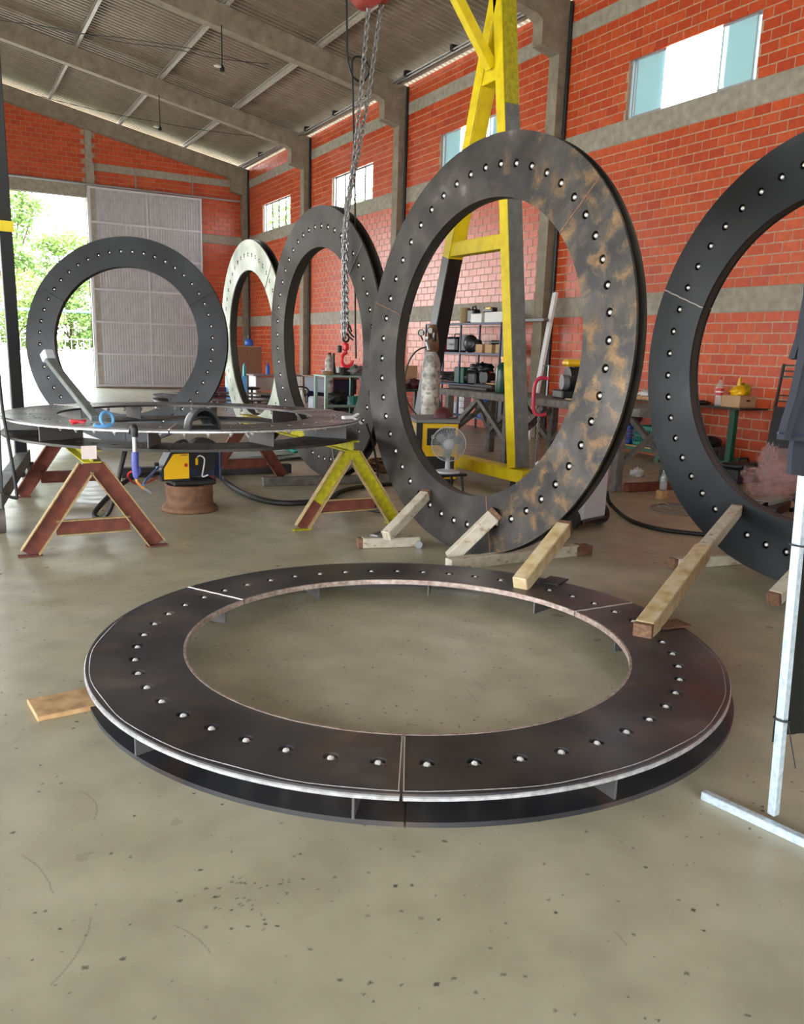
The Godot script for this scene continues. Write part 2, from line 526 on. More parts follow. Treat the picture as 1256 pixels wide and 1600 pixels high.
	var greens := [[86, 112, 54], [102, 126, 62], [76, 104, 52], [116, 134, 72]]
	for k in greens.size():
		var m := flat_mat("leaf_%d" % k, rgb8(greens[k][0], greens[k][1], greens[k][2]), 0.6)
		m.backlight_enabled = true
		m.backlight = Color(0.4, 0.45, 0.25)
		m.cull_mode = BaseMaterial3D.CULL_DISABLED


# specks, scuffs and drips lying on the floor, as an overlay with alpha; one repeat is 8 m
func floor_marks() -> ImageTexture:
	var side := 2048
	var im := Image.create_empty(side, side, false, Image.FORMAT_RGBA8)
	im.fill(Color(0.3, 0.28, 0.24, 0.0))
	var r := RandomNumberGenerator.new()
	r.seed = 5
	var spot := func(cx: int, cy: int, rx: float, ry: float, c: Color):
		for y in range(int(-ry) - 1, int(ry) + 2):
			for x in range(int(-rx) - 1, int(rx) + 2):
				if (x / rx) * (x / rx) + (y / ry) * (y / ry) <= 1.0 + 0.5 * sin(x * 1.7 + y * 2.3 + cx):
					im.set_pixel(posmod(cx + x, side), posmod(cy + y, side), c)
	for k in 5200:
		var s := r.randf()
		spot.call(r.randi() % side, r.randi() % side, 0.6 + 1.6 * s * s, 0.6 + 1.3 * s * s, Color(0.13, 0.12, 0.11, 0.35 + 0.55 * r.randf()))
	for c in 14:   # clusters of spatter
		var cx := r.randi() % side
		var cy := r.randi() % side
		for k in 40:
			spot.call(cx + int(r.randfn(0, 26)), cy + int(r.randfn(0, 20)), 0.6 + 1.5 * r.randf(), 0.6 + r.randf(), Color(0.12, 0.11, 0.1, 0.5 + 0.4 * r.randf()))
	for k in 170:   # scratches and scuffs
		var p := Vector2(r.randi() % side, r.randi() % side)
		var d := Vector2.from_angle(r.randf() * TAU)
		var light := r.randf() < 0.6
		var bend := r.randf_range(-0.02, 0.02)
		for s in r.randi_range(12, 70):
			p += d
			d = d.rotated(bend)
			im.set_pixel(posmod(int(p.x), side), posmod(int(p.y), side), Color(0.78, 0.76, 0.7, 0.4) if light else Color(0.22, 0.2, 0.17, 0.4))
	# a smear of yellow line paint
	for k in 2600:
		var u := r.randf()
		var p := Vector2(lerpf(0.0, 0.62, u), -5.39 - 0.04 * u) + Vector2(r.randfn() * 0.01, r.randfn() * 0.035)
		im.set_pixel(posmod(int(p.x / 8.0 * side), side), posmod(int(p.y / 8.0 * side), side), Color(0.66, 0.6, 0.16, 0.6))
	return ImageTexture.create_from_image(im)


# where the plate that stood in the rain has rusted: its lower half, thickest towards one side, with a ragged border
func rust_mask() -> ImageTexture:
	var side := 256
	var im := Image.create_empty(side, side, false, Image.FORMAT_L8)
	var f := FastNoiseLite.new()
	f.seed = 4
	f.frequency = 0.03
	for y in side:
		for x in side:
			var p := Vector2(x / 128.0 - 1.0, y / 128.0 - 1.0)
			var w := p.dot(Vector2(0.72, 0.7)) * 1.5 - 0.3 + f.get_noise_2d(x, y) * 0.7
			im.set_pixel(x, y, Color.WHITE * (1.0 if w > 0.35 else 0.55 if w > 0.12 else 0.12 if w > -0.4 else 0.05))
	return ImageTexture.create_from_image(im)


# ---------------------------------------------------------------- the hall
func under(x: float) -> float:   # lower edge of the roof beams
	return 7.52 + SLOPE * (9.75 - maxf(x, 2.0 * RIDGE_X - x))


func build_floor() -> void:
	var g := Geo.new()
	var a := Vector2(LEFT_X - 0.25, GABLE_Z - 0.25)
	var b := Vector2(WALL_X + 0.2, REAR_Z + 0.25)
	var nn := Vector3.UP
	var first := 0
	for p in [Vector2(a.x, a.y), Vector2(b.x, a.y), Vector2(b.x, b.y), Vector2(a.x, b.y)]:
		g.vert(Vector3(p.x, 0, p.y), nn, p)
	g.tri(0, 1, 2)
	g.tri(0, 2, 3)
	var c := Vector3((a.x + b.x) / 2, -0.1, (a.y + b.y) / 2)
	for s in [[Vector2(a.x, a.y), Vector2(b.x, a.y)], [Vector2(b.x, a.y), Vector2(b.x, b.y)], [Vector2(b.x, b.y), Vector2(a.x, b.y)], [Vector2(a.x, b.y), Vector2(a.x, a.y)]]:
		g.face([Vector3(s[0].x, 0, s[0].y), Vector3(s[1].x, 0, s[1].y), Vector3(s[1].x, -0.2, s[1].y), Vector3(s[0].x, -0.2, s[0].y)], c)
	g.face([Vector3(a.x, -0.2, a.y), Vector3(b.x, -0.2, a.y), Vector3(b.x, -0.2, b.y), Vector3(a.x, -0.2, b.y)], c)
	var m := ArrayMesh.new()
	var uv2 := PackedVector2Array()
	for p in g.uv:
		uv2.append(p / 8.0)
	for k in range(0, g.idx.size(), 3):
		var p := g.v[g.idx[k]]
		if (g.v[g.idx[k + 1]] - p).cross(g.v[g.idx[k + 2]] - p).dot(g.n[g.idx[k]]) > 0.0:
			var keep := g.idx[k + 1]
			g.idx[k + 1] = g.idx[k + 2]
			g.idx[k + 2] = keep
	var arr := []
	arr.resize(Mesh.ARRAY_MAX)
	arr[Mesh.ARRAY_VERTEX] = g.v
	arr[Mesh.ARRAY_NORMAL] = g.n
	arr[Mesh.ARRAY_TEX_UV] = g.uv
	arr[Mesh.ARRAY_TEX_UV2] = uv2
	arr[Mesh.ARRAY_INDEX] = g.idx
	m.add_surface_from_arrays(Mesh.PRIMITIVE_TRIANGLES, arr)
	var o := inst(m, M.floor_concrete, numbered("floor"), self)
	tag(o, "worn grey concrete floor of the workshop", "floor", "", "structure")


func build_frames() -> void:
	for i in FRAME_Z.size():
		var z: float = FRAME_Z[i]
		var t := thing("portal_frame", "precast concrete portal frame with sloping roof beam", "portal frame", at(Vector3(WALL_X, 0, z)), "concrete portal frames of the hall", "structure")
		var back := Transform3D(Basis(), Vector3(0, 0, -0.28))
		for side in [1.0, -1.0]:
			var X := func(x: float, y: float) -> Vector2:
				var w := x if side > 0 else 2.0 * RIDGE_X - x
				if side < 0:
					w = LEFT_X + (WALL_X - x)
				return Vector2(w - WALL_X, y)
			var col := Geo.new()
			col.prism(PackedVector2Array([X.call(10.62, 0), X.call(10.38, 0), X.call(10.38, 6.93), X.call(10.62, 6.93)]), 0.28, back)
			part(t, "column", col, M.frame_concrete)
			var cap := Geo.new()
			cap.prism(PackedVector2Array([X.call(10.62, 6.935), X.call(10.38, 6.935), X.call(9.97, 7.03), X.call(9.97, 7.42), X.call(9.8, under(9.8)), X.call(9.8, under(9.8) + 0.47), X.call(10.62, under(10.62) + 0.47)]), 0.28, back)
			part(t, "capital", cap, M.frame_concrete)
			var beam := Geo.new()
			beam.prism(PackedVector2Array([X.call(9.795, under(9.8)), X.call(RIDGE_X, under(RIDGE_X)), X.call(RIDGE_X, under(RIDGE_X) + 0.47), X.call(9.795, under(9.8) + 0.47)]), 0.24, Transform3D(Basis(), Vector3(0, 0, -0.26)))
			part(t, "roof_beam", beam, M.frame_concrete)
			if side > 0:
				var re := Geo.new()
				re.box(Vector3(10.3 - WALL_X, 7.6, 0.004), Vector3(0.24, 0.012, 0.012))
				re.box(Vector3(10.3 - WALL_X, 7.44, 0.004), Vector3(0.24, 0.012, 0.012))
				re.box(Vector3(10.18 - WALL_X, 7.52, 0.004), Vector3(0.012, 0.17, 0.012))
				re.box(Vector3(10.42 - WALL_X, 7.52, 0.004), Vector3(0.012, 0.17, 0.012))
				part(t, "cast_pocket", re, M.frame_concrete)
				if i > 0:
					var pipe := Geo.new()
					pipe.cyl(Vector3(-0.04, 0, 0.05), Vector3(-0.04, 7.8, 0.05), 0.035, -1, 10)
					for y in [2.2, 3.9, 5.6]:
						pipe.cyl(Vector3(-0.04, y, 0.05), Vector3(-0.04, y + 0.05, 0.05), 0.045, -1, 10)
					part(t, "downpipe", pipe, M.black_pipe, "black downpipe clipped to the column")


func wall_box(g: Geo, x0: float, x1: float, y0: float, y1: float, z0: float, z1: float) -> void:
	g.box(Vector3((x0 + x1) / 2, (y0 + y1) / 2, (z0 + z1) / 2), Vector3(absf(x1 - x0), absf(y1 - y0), absf(z1 - z0)))


const LEVELS := [[0.0, 2.32], [2.67, 5.17], [5.52, 7.19], [7.455, 7.86]]
const BANDS := [[2.32, 2.67], [5.17, 5.52], [7.19, 7.455]]
const RINGS_IN_FRONT := [[Vector3(3.78, 1.618, -5.66), -85.2], [Vector3(5.45, 1.62, -3.85), -90.0]]


func hidden_by_ring(p: Vector3) -> bool:
	for r in RINGS_IN_FRONT:
		var nn := Vector3(sin(deg_to_rad(r[1])), 0.03, cos(deg_to_rad(r[1])))
		var d := p - EYE
		var t: float = (r[0] - EYE).dot(nn) / d.dot(nn)
		var q: float = (EYE + d * t).distance_to(r[0])
		if t > 0 and t < 1 and q < 1.58 and q > 1.18:
			return true
	return false


func build_right_wall() -> void:
	var t := thing("wall_right", "brick infill wall with concrete bands and high windows", "wall", Transform3D(), "", "structure")
	var core := Geo.new()
	var bands := Geo.new()
	var list := []   # each brick: [centre, length, height]
	var zs := FRAME_Z.duplicate()
	zs.insert(0, REAR_Z)
	for b in zs.size() - 1:
		var z0: float = zs[b] - (0.28 if b > 0 else 0.0)
		var z1: float = zs[b + 1]
		var mid: float = (zs[b] + zs[b + 1]) / 2.0 - 0.1
		var w0: float = mid + 1.31
		var w1: float = mid - 1.31
		wall_box(core, WALL_X + 0.006, WALL_X + 0.18, -0.2, 5.3, z0 + 0.02, z1 - 0.02)
		wall_box(core, WALL_X + 0.006, WALL_X + 0.18, 6.49, 7.86, z0 + 0.02, z1 - 0.02)
		wall_box(core, WALL_X + 0.006, WALL_X + 0.18, 5.3, 6.49, z0 + 0.02, w0)
		wall_box(core, WALL_X + 0.006, WALL_X + 0.18, 5.3, 6.49, w1, z1 - 0.02)
		for y in BANDS:
			var band := Geo.new()
			band.box(Vector3(WALL_X + 0.085, (y[0] + y[1]) / 2, (z0 + z1) / 2), Vector3(0.19, y[1] - y[0], z0 - z1), 0.006)
			part(t, "concrete_band", band, M.concrete)
		if b < 1:
			continue
		for lv in LEVELS:
			var rows := roundi((lv[1] - lv[0]) / 0.15)
			var pitch: float = (lv[1] - lv[0]) / rows
			for r in rows:
				var y: float = lv[0] + pitch * (r + 0.5)
				var z := z0 - (0.0 if r % 2 == 0 else 0.15)
				if r % 2:
					list.append([Vector3(WALL_X, y, z0 - 0.0725), 0.132, pitch - 0.019])
				while z > z1 + 0.05:
					var len := minf(0.3, z - z1)
					list.append([Vector3(WALL_X, y, z - len / 2), len - 0.018, pitch - 0.019])
					z -= 0.3
		# window openings: cut the bricks
		var kept := []
		for k in list:
			var c: Vector3 = k[0]
			if c.y > 5.5 and c.y < 6.49 and c.z - k[1] / 2 < w0 and c.z + k[1] / 2 > w1:
				if c.z > w0:
					k[1] = (c.z + k[1] / 2) - w0 - 0.01
					c.z = w0 + 0.01 + k[1] / 2
				elif c.z < w1:
					k[1] = w1 - (c.z - k[1] / 2) - 0.01
					c.z = w1 - 0.01 - k[1] / 2
				elif c.z + k[1] / 2 > w0 + 0.03:
					var far: float = c.z + k[1] / 2
					k[1] = far - w0 - 0.01
					c.z = w0 + 0.01 + k[1] / 2
				elif c.z - k[1] / 2 < w1 - 0.03:
					var near: float = c.z - k[1] / 2
					k[1] = w1 - near - 0.01
					c.z = w1 - 0.01 - k[1] / 2
				else:
					continue
				if k[1] < 0.03:
					continue
				k[0] = c
			kept.append(k)
		list = kept
		build_window(b, mid, 5.52, 6.49)
	part(t, "mortar_bed", core, M.mortar)
	# the 300 bricks that show largest are parts of their own
	var near := []
	for k in list:
		var px := to_pixel(k[0])
		if px.x > 5 and px.x < 1251 and px.y > 5 and px.y < 740 and k[0].z < -3.0 and k[1] > 0.25 and not hidden_by_ring(k[0]):
			near.append(k)
	near.sort_custom(func(a, c): return EYE.distance_squared_to(a[0]) < EYE.distance_squared_to(c[0]))
	near = near.slice(0, 300)
	var single := {}
	var meshes := {}
	for k in near:
		single[k[0]] = true
		var key := "%.3f" % k[2]
		if not meshes.has(key):
			var g := Geo.new()
			g.box(Vector3.ZERO, Vector3(0.03, k[2], 0.282), 0.003)
			meshes[key] = g.add()
		var o := inst(meshes[key], M["brick_%d" % tone(k[0])], "brick", t)
		o.position = k[0] + Vector3(0.012 + rng.randf_range(0.0, 0.003), 0, 0)
	var rest := []
	for s in 6:
		rest.append(Geo.new())
	for k in list:
		if not single.has(k[0]):
			rest[tone(k[0])].box(k[0] + Vector3(0.012 + rng.randf_range(0.0, 0.003), 0, 0), Vector3(0.03, k[2], k[1]))
	merge_bricks(t, rest)


func tone(p: Vector3) -> int:
	var h := absi(hash(Vector3i((p * 50.0).round()))) % 100
	return 0 if h < 30 else 1 if h < 52 else 2 if h < 74 else 3 if h < 85 else 4 if h < 95 else 5


func merge_bricks(t: Node3D, sets: Array) -> void:
	var mesh := ArrayMesh.new()
	for s in sets.size():
		if sets[s].v.size():
			sets[s].add(mesh)
			mesh.surface_set_material(mesh.get_surface_count() - 1, M["brick_%d" % s])
	var o := MeshInstance3D.new()
	o.mesh = mesh
	o.name = "brickwork"
	t.add_child(o, true)
	o.set_meta("kind", "stuff")
	o.set_meta("label", "courses of orange clay bricks")


func build_window(b: int, mid: float, y0: float, y1: float) -> void:
	var t := thing("window_%d" % b, "high sliding window with aluminium frame above a concrete band, number %d from the gable corner" % (6 - b), "window", at(Vector3(WALL_X + 0.1, y0, mid)), "", "structure")
	var words := {5: "high window in the bay beside the gable wall", 4: "high window in the second bay from the gable wall", 3: "high window partly behind the yellow gantry leg", 2: "high window with its middle panes slid open", 1: "high window over the hanging jacket", 0: "high window in the first bay"}
	t.set_meta("label", words.get(b, "high sliding window"))
	var h := y1 - y0
	var w := 2.62
	var f := Geo.new()
	for s in [-1, 1]:
		f.box(Vector3(0, h / 2, s * (w / 2 - 0.018)), Vector3(0.09, h, 0.036), 0.004)
	f.box(Vector3(0, 0.016, 0), Vector3(0.09, 0.032, w), 0.004)
	f.box(Vector3(0, h - 0.02, 0), Vector3(0.09, 0.04, w), 0.004)
	part(t, "frame", f, M.aluminium)
	var pw := (w - 0.07) / 4.0
	var slid := b == 2 or b == 3
	for k in 4:
		var z := -w / 2 + 0.035 + pw * (k + 0.5)
		var x := 0.02
		if slid and (k == 1 or k == 2):
			z = -w / 2 + 0.035 + pw * ((0.5 if k == 1 else 3.5) + (0.12 if k == 1 else -0.12))
			x = -0.02
		var s := Geo.new()
		for e in [-1, 1]:
			s.box(Vector3(x, h / 2, z + e * (pw / 2 - 0.012)), Vector3(0.025, h - 0.07, 0.016))
		s.box(Vector3(x, 0.045, z), Vector3(0.025, 0.026, pw))
		s.box(Vector3(x, h - 0.053, z), Vector3(0.025, 0.026, pw))
		var sash := part(t, "sash", s, M.black_pipe if not slid else M.aluminium)
		var g := Geo.new()
		g.box(Vector3(x, h / 2, z), Vector3(0.005, h - 0.1, pw - 0.03))
		part(sash, "pane", g, M.tinted_glass if slid else M.window_glass)


func build_gable() -> void:
	var t := thing("wall_back", "brick gable wall with concrete bands above the wide doorway", "wall", Transform3D(), "", "structure")
	var z := GABLE_Z - 0.28
	var core := Geo.new()
	var cz := [z - 0.15, z - 0.006]
	wall_box(core, 5.0, WALL_X + 0.1, -0.2, 7.4, cz[0], cz[1])
	wall_box(core, LEFT_X - 0.1, -2.8, -0.2, 7.4, cz[0], cz[1])
	wall_box(core, -2.8, 5.0, 6.31, 7.4, cz[0], cz[1])
	core.prism(PackedVector2Array([Vector2(LEFT_X - 0.1, 7.4), Vector2(WALL_X + 0.1, 7.4), Vector2(WALL_X + 0.1, under(WALL_X) + 0.4), Vector2(RIDGE_X, under(RIDGE_X) + 0.4), Vector2(LEFT_X - 0.1, under(LEFT_X) + 0.4)]), 0.144, Transform3D(Basis(), Vector3(0, 0, cz[0])))
	part(t, "mortar_bed", core, M.mortar)
	var band := func(x0: float, x1: float, y0: float, y1: float, called: String, deep := 0.03):
		var g := Geo.new()
		g.box(Vector3((x0 + x1) / 2, (y0 + y1) / 2, z - 0.08 + deep / 2), Vector3(x1 - x0, y1 - y0, 0.16 + deep), 0.008)
		part(t, called, g, M.concrete)
	band.call(5.26, 10.4, 7.2, 7.44, "concrete_band")
	band.call(5.26, 10.4, 5.2, 5.51, "concrete_band")
	band.call(5.26, 10.4, 2.32, 2.67, "concrete_band")
	band.call(-2.9, 5.0, 6.31, 6.78, "lintel", 0.05)
	band.call(5.0, 5.26, 0.0, 7.4, "gable_column", 0.2)
	band.call(5.02, 5.24, 7.4, under(5.1) + 0.1, "gable_column", 0.1)
	var sets := []
	for s in 6:
		sets.append(Geo.new())
	for lv in [[0.0, 2.32], [2.67, 5.2], [5.51, 7.2], [7.44, 9.3], [6.78, 9.33]]:
		var left_part: bool = lv[0] == 6.78
		var rows := roundi((lv[1] - lv[0]) / 0.15)
		var pitch: float = (lv[1] - lv[0]) / rows
		for r in rows:
			var y: float = lv[0] + pitch * (r + 0.5)
			var x := -3.5 - (0.15 if r % 2 else 0.0)
			while x < 10.4:
				var c := Vector3(x + 0.15, y, z)
				x += 0.3
				if c.y > under(c.x) + 0.2 or (c.x < 5.0) != left_part or (c.x < 8.6 and c.y < 6.4) or absf(c.x - 5.13) < 0.1:
					continue
				sets[tone(c)].box(c, Vector3(0.282, pitch - 0.019, 0.03))
	merge_bricks(t, sets)
	# the sliding leaf and its rail
	var d := thing("door_1", "tall sliding door leaf of ribbed grey sheet metal in a welded frame", "door", at(Vector3(5.03, 0, z + 0.2)), "", "structure")
	var w := 3.84
	var h := 6.62
	var fr := Geo.new()
	for x in [0.035, w * 0.5, w - 0.035]:
		fr.box(Vector3(x, h / 2 + 0.05, 0.0), Vector3(0.07, h, 0.06), 0.006)
	for k in 7:
		fr.box(Vector3(w / 2, 0.09 + (h - 0.08) * k / 6.0, 0.0), Vector3(w - 0.05, 0.07, 0.055), 0.006)
	part(d, "leaf_frame", fr, M.door_frame)
	for col in 2:
		for k in 6:
			var sh := Geo.new()
			var x0 := 0.07 + col * (w * 0.5 - 0.035)
			var x1 := x0 + w * 0.5 - 0.105
			var y0 := 0.125 + (h - 0.08) * k / 6.0
			var y1 := y0 + (h - 0.08) / 6.0 - 0.07
			var n := 20
			for s in n:
				var a := x0 + (x1 - x0) * s / n
				var p := (x1 - x0) / n
				var pts := [Vector2(a, -0.03), Vector2(a + p * 0.35, -0.03), Vector2(a + p * 0.5, -0.006), Vector2(a + p * 0.85, -0.006), Vector2(a + p, -0.03)]
				for e in 4:
					sh.face([Vector3(pts[e].x, y0, pts[e].y), Vector3(pts[e + 1].x, y0, pts[e + 1].y), Vector3(pts[e + 1].x, y1, pts[e + 1].y), Vector3(pts[e].x, y1, pts[e].y)], Vector3(a, y0, -1))
			part(d, "ribbed_sheet", sh, M.door_sheet)
	var rail := thing("door_rail", "long galvanised pipe rail above the sliding door", "rail", at(Vector3(0, 6.72, z + 0.2)), "", "structure")
	var rp := Geo.new()
	rp.cyl(Vector3(-2.8, 0, 0), Vector3(10.35, 0, 0), 0.04, -1, 10)
	part(rail, "pipe", rp, M.galvanised_pipe)
	for x in [2.2, 3.7, 6.6, 8.57]:
		var rb := Geo.new()
		rb.bar(Vector3(x, 0, 0), Vector3(x, 0.68 if x > 5 else 0.04, 0), 0.06, 0.04)
		rb.bar(Vector3(x, 0.03, 0.0), Vector3(x, 0.03, -0.19), 0.05, 0.05)
		part(rail, "bracket", rb, M.galvanised_pipe)


func build_other_walls() -> void:
	# the long side opposite stands open between its columns, as the light on the floor and the rings shows
	var t := thing("wall_left", "opposite long wall with wide open bays", "wall", Transform3D(), "", "structure")
	var g := Geo.new()
	var x0 := LEFT_X - 0.18
	wall_box(g, x0, LEFT_X, 4.4, 7.86, REAR_Z, GABLE_Z - 0.28)
	wall_box(g, x0, LEFT_X, -0.2, 4.4, -20.0, GABLE_Z - 0.28)
	wall_box(g, x0, LEFT_X, -0.2, 4.4, 5.2, REAR_Z)
	part(t, "masonry", g, M.concrete)
	var r := thing("wall_front", "end wall behind the camera with a wide doorway", "wall", Transform3D(), "", "structure")
	var f := Geo.new()
	wall_box(f, 2.0, WALL_X + 0.18, -0.2, 7.4, REAR_Z, REAR_Z + 0.18)
	wall_box(f, LEFT_X, -4.5, -0.2, 7.4, REAR_Z, REAR_Z + 0.18)
	wall_box(f, -4.5, 2.0, 4.4, 7.4, REAR_Z, REAR_Z + 0.18)
	f.prism(PackedVector2Array([Vector2(LEFT_X - 0.1, 7.4), Vector2(WALL_X + 0.1, 7.4), Vector2(WALL_X + 0.1, under(WALL_X) + 0.5), Vector2(RIDGE_X, under(RIDGE_X) + 0.5), Vector2(LEFT_X - 0.1, under(LEFT_X) + 0.5)]), 0.18, Transform3D(Basis(), Vector3(0, 0, REAR_Z)))
	part(r, "masonry", f, M.concrete)


func build_roof() -> void:
	var t := thing("ceiling", "underside of the corrugated sheet roof on steel purlins", "ceiling", Transform3D(), "", "structure")
	# corrugations run down the slope; sheets one metre wide
	var wave := Geo.new()
	var run := WALL_X + 0.45 - RIDGE_X
	var drop := run * SLOPE
	var width := 1.06
	var outline := []   # z and height of the ribs across one sheet
	for k in 6:
		for q in [[0.0, 0.0], [0.08, 0.0], [0.108, 0.055], [0.149, 0.055]]:
			outline.append(Vector2(q[0] + k * width / 6.0, q[1]))
	outline.append(Vector2(width, 0.0))
	for k in outline.size() - 1:
		var a: Vector2 = outline[k]
		var b: Vector2 = outline[k + 1]
		wave.face([Vector3(0, a.y, -a.x), Vector3(run, a.y - drop, -a.x), Vector3(run, b.y - drop, -b.x), Vector3(0, b.y, -b.x)], Vector3(run / 2, 3.0, -width / 2))
	var sheet := wave.add()
	var top := under(RIDGE_X) + 0.47 + 0.25
	var z := REAR_Z + 0.5
	while z > GABLE_Z - 0.6:
		for side in 2:
			var o := inst(sheet, M.roof_sheet, "roof_sheet", t)
			o.position = Vector3(RIDGE_X, top, z)
			if side:
				o.transform = Transform3D(Basis(Vector3.UP, PI), Vector3(RIDGE_X, top, z - width))
		z -= 1.06
	var cap := Geo.new()
	for s in [-1.0, 1.0]:
		cap.bar(Vector3(RIDGE_X + s * 0.2, top + 0.085 - 0.2 * SLOPE, REAR_Z + 0.6), Vector3(RIDGE_X + s * 0.2, top + 0.085 - 0.2 * SLOPE, GABLE_Z - 0.9), 0.44, 0.01)
	part(t, "ridge_cap", cap, M.roof_sheet)
	# purlins: steel channels lying on the beams
	var L := REAR_Z - GABLE_Z + 0.9
	var zm := (REAR_Z + GABLE_Z - 0.28) / 2.0
	var pg := Geo.new()
	pg.box(Vector3(0.05, 0.085, 0), Vector3(0.006, 0.17, L))
	for y in [0.003, 0.167]:
		pg.box(Vector3(0.015, y, 0), Vector3(0.075, 0.006, L))
	for y in [0.018, 0.152]:
		pg.box(Vector3(-0.02, y, 0), Vector3(0.006, 0.03, L))
	var pm := pg.add()
	for x in [10.42, 8.3, 6.13, 3.96, 1.8]:
		for side in 2:
			var o := inst(pm, M.purlin_steel, "purlin", t)
			var y := under(x) + 0.47 + 0.005
			o.transform = Transform3D(Basis(Vector3.BACK, -atan(SLOPE)), Vector3(x, y, zm))
			if side:
				o.transform = Transform3D(Basis(Vector3.UP, PI) * Basis(Vector3.BACK, -atan(SLOPE)), Vector3(2 * RIDGE_X - x, y, zm))
	# eave conduit with clamps along the window wall
	var c := thing("eave_conduit", "galvanised conduit clamped under the eave above the brick wall", "conduit", at(Vector3(10.15, 7.72, 0)), "", "structure")
	var cg := Geo.new()
	cg.cyl(Vector3(0, 0.12, REAR_Z), Vector3(0, 0.12, GABLE_Z), 0.02, -1, 8)
	cg.cyl(Vector3(0.07, 0.1, REAR_Z), Vector3(0.07, 0.1, GABLE_Z), 0.02, -1, 8)
	part(c, "pipe", cg, M.galvanised_pipe)
	for k in 14:
		var kb := Geo.new()
		kb.box(Vector3(0.04, 0.16, -2.5 - 2.02 * k), Vector3(0.16, 0.12, 0.1), 0.01)
		part(c, "clamp", kb, M.dark_steel)


# ---------------------------------------------------------------- the steel rings
const RO := 1.61
const RI := 1.15
const RB := 1.384
const PLATE := 0.02

var plate_meshes := []
var bolt_mesh: ArrayMesh
var edge_meshes := []
var narrow_meshes := []


func ring_point(r: float, a: float, z := 0.0) -> Vector3:
	return Vector3(r * cos(a), r * sin(a), z)


# one third of an annular plate with a row of round holes, lying in the xy plane from z = -PLATE to z = 0, seen from +z
func make_plate(start: float, gap: float, inner := RI) -> ArrayMesh:
	var g := Geo.new()
	var holes := inner < RB - 0.1
	var cell := TAU / 48.0
	var ha := 0.037 / RB
	var hr := 0.037
	var uvf := func(p: Vector3) -> Vector2: return Vector2(p.x, -p.y) / (2.0 * RO) + Vector2(0.5, 0.5)
	var flatq := func(r0: float, r1: float, a0: float, a1: float):
		for e in 2:
			var z := -PLATE * e
			var nn := Vector3(0, 0, 1 - 2 * e)
			var q := [ring_point(r0, a0, z), ring_point(r1, a0, z), ring_point(r1, a1, z), ring_point(r0, a1, z)]
			g.quad(q, [nn, nn, nn, nn], q.map(uvf))
	var wall := func(r: float, a0: float, a1: float, out: float):
		var q := [ring_point(r, a0, 0), ring_point(r, a1, 0), ring_point(r, a1, -PLATE), ring_point(r, a0, -PLATE)]
		var n0 := ring_point(out, a0)
		var n1 := ring_point(out, a1)
		g.quad(q, [n0, n1, n1, n0], q.map(uvf))
	for k in 16:
		var c := start + cell * (k + 0.5)
		var lo := start + cell * k + (gap / RB if k == 0 else 0.0)
		var hi := start + cell * (k + 1) - (gap / RB if k == 15 else 0.0)
		for s in [[lo, c - ha], [c - ha, c + ha], [c + ha, hi]]:
			if holes:
				flatq.call(inner, RB - hr, s[0], s[1])
				flatq.call(RB + hr, RO, s[0], s[1])
			else:
				flatq.call(inner, RO, s[0], s[1])
			wall.call(RO, s[0], s[1], 1.0)
			wall.call(inner, s[0], s[1], -1.0)
		if not holes:
			continue
		flatq.call(RB - hr, RB + hr, lo, c - ha)
		flatq.call(RB - hr, RB + hr, c + ha, hi)
		# the hole
		var hole := 0.031
		var mid := ring_point(RB, c)
		var circ := []
		var rim := []
		for j in 16:
			var t := TAU * j / 16.0
			circ.append(mid + Vector3(cos(t), sin(t), 0) * hole)
			var m := 1.0 / maxf(absf(cos(t - c)), absf(sin(t - c)))
			rim.append(ring_point(RB + hr * m * cos(t - c), c + ha * m * sin(t - c)))
		for j in 16:
			var i := (j + 1) % 16
			for e in 2:
				var z := Vector3(0, 0, -PLATE * e)
				var nn := Vector3(0, 0, 1 - 2 * e)
				var q := [circ[j] + z, circ[i] + z, rim[i] + z, rim[j] + z]
				g.quad(q, [nn, nn, nn, nn], q.map(uvf))
			var z := Vector3(0, 0, -PLATE)
			var q := [circ[j], circ[i], circ[i] + z, circ[j] + z]
			var n0: Vector3 = (mid - circ[j]).normalized()
			var n1: Vector3 = (mid - circ[i]).normalized()
			g.quad(q, [n0, n1, n1, n0], q.map(uvf))
	for e in 2:
		var a := start + gap / RB if e == 0 else start + TAU / 3.0 - gap / RB
		var q := [ring_point(inner, a, 0), ring_point(RO, a, 0), ring_point(RO, a, -PLATE), ring_point(inner, a, -PLATE)]
		g.face(q, ring_point(RB, start + PI / 3.0))
	return g.add()


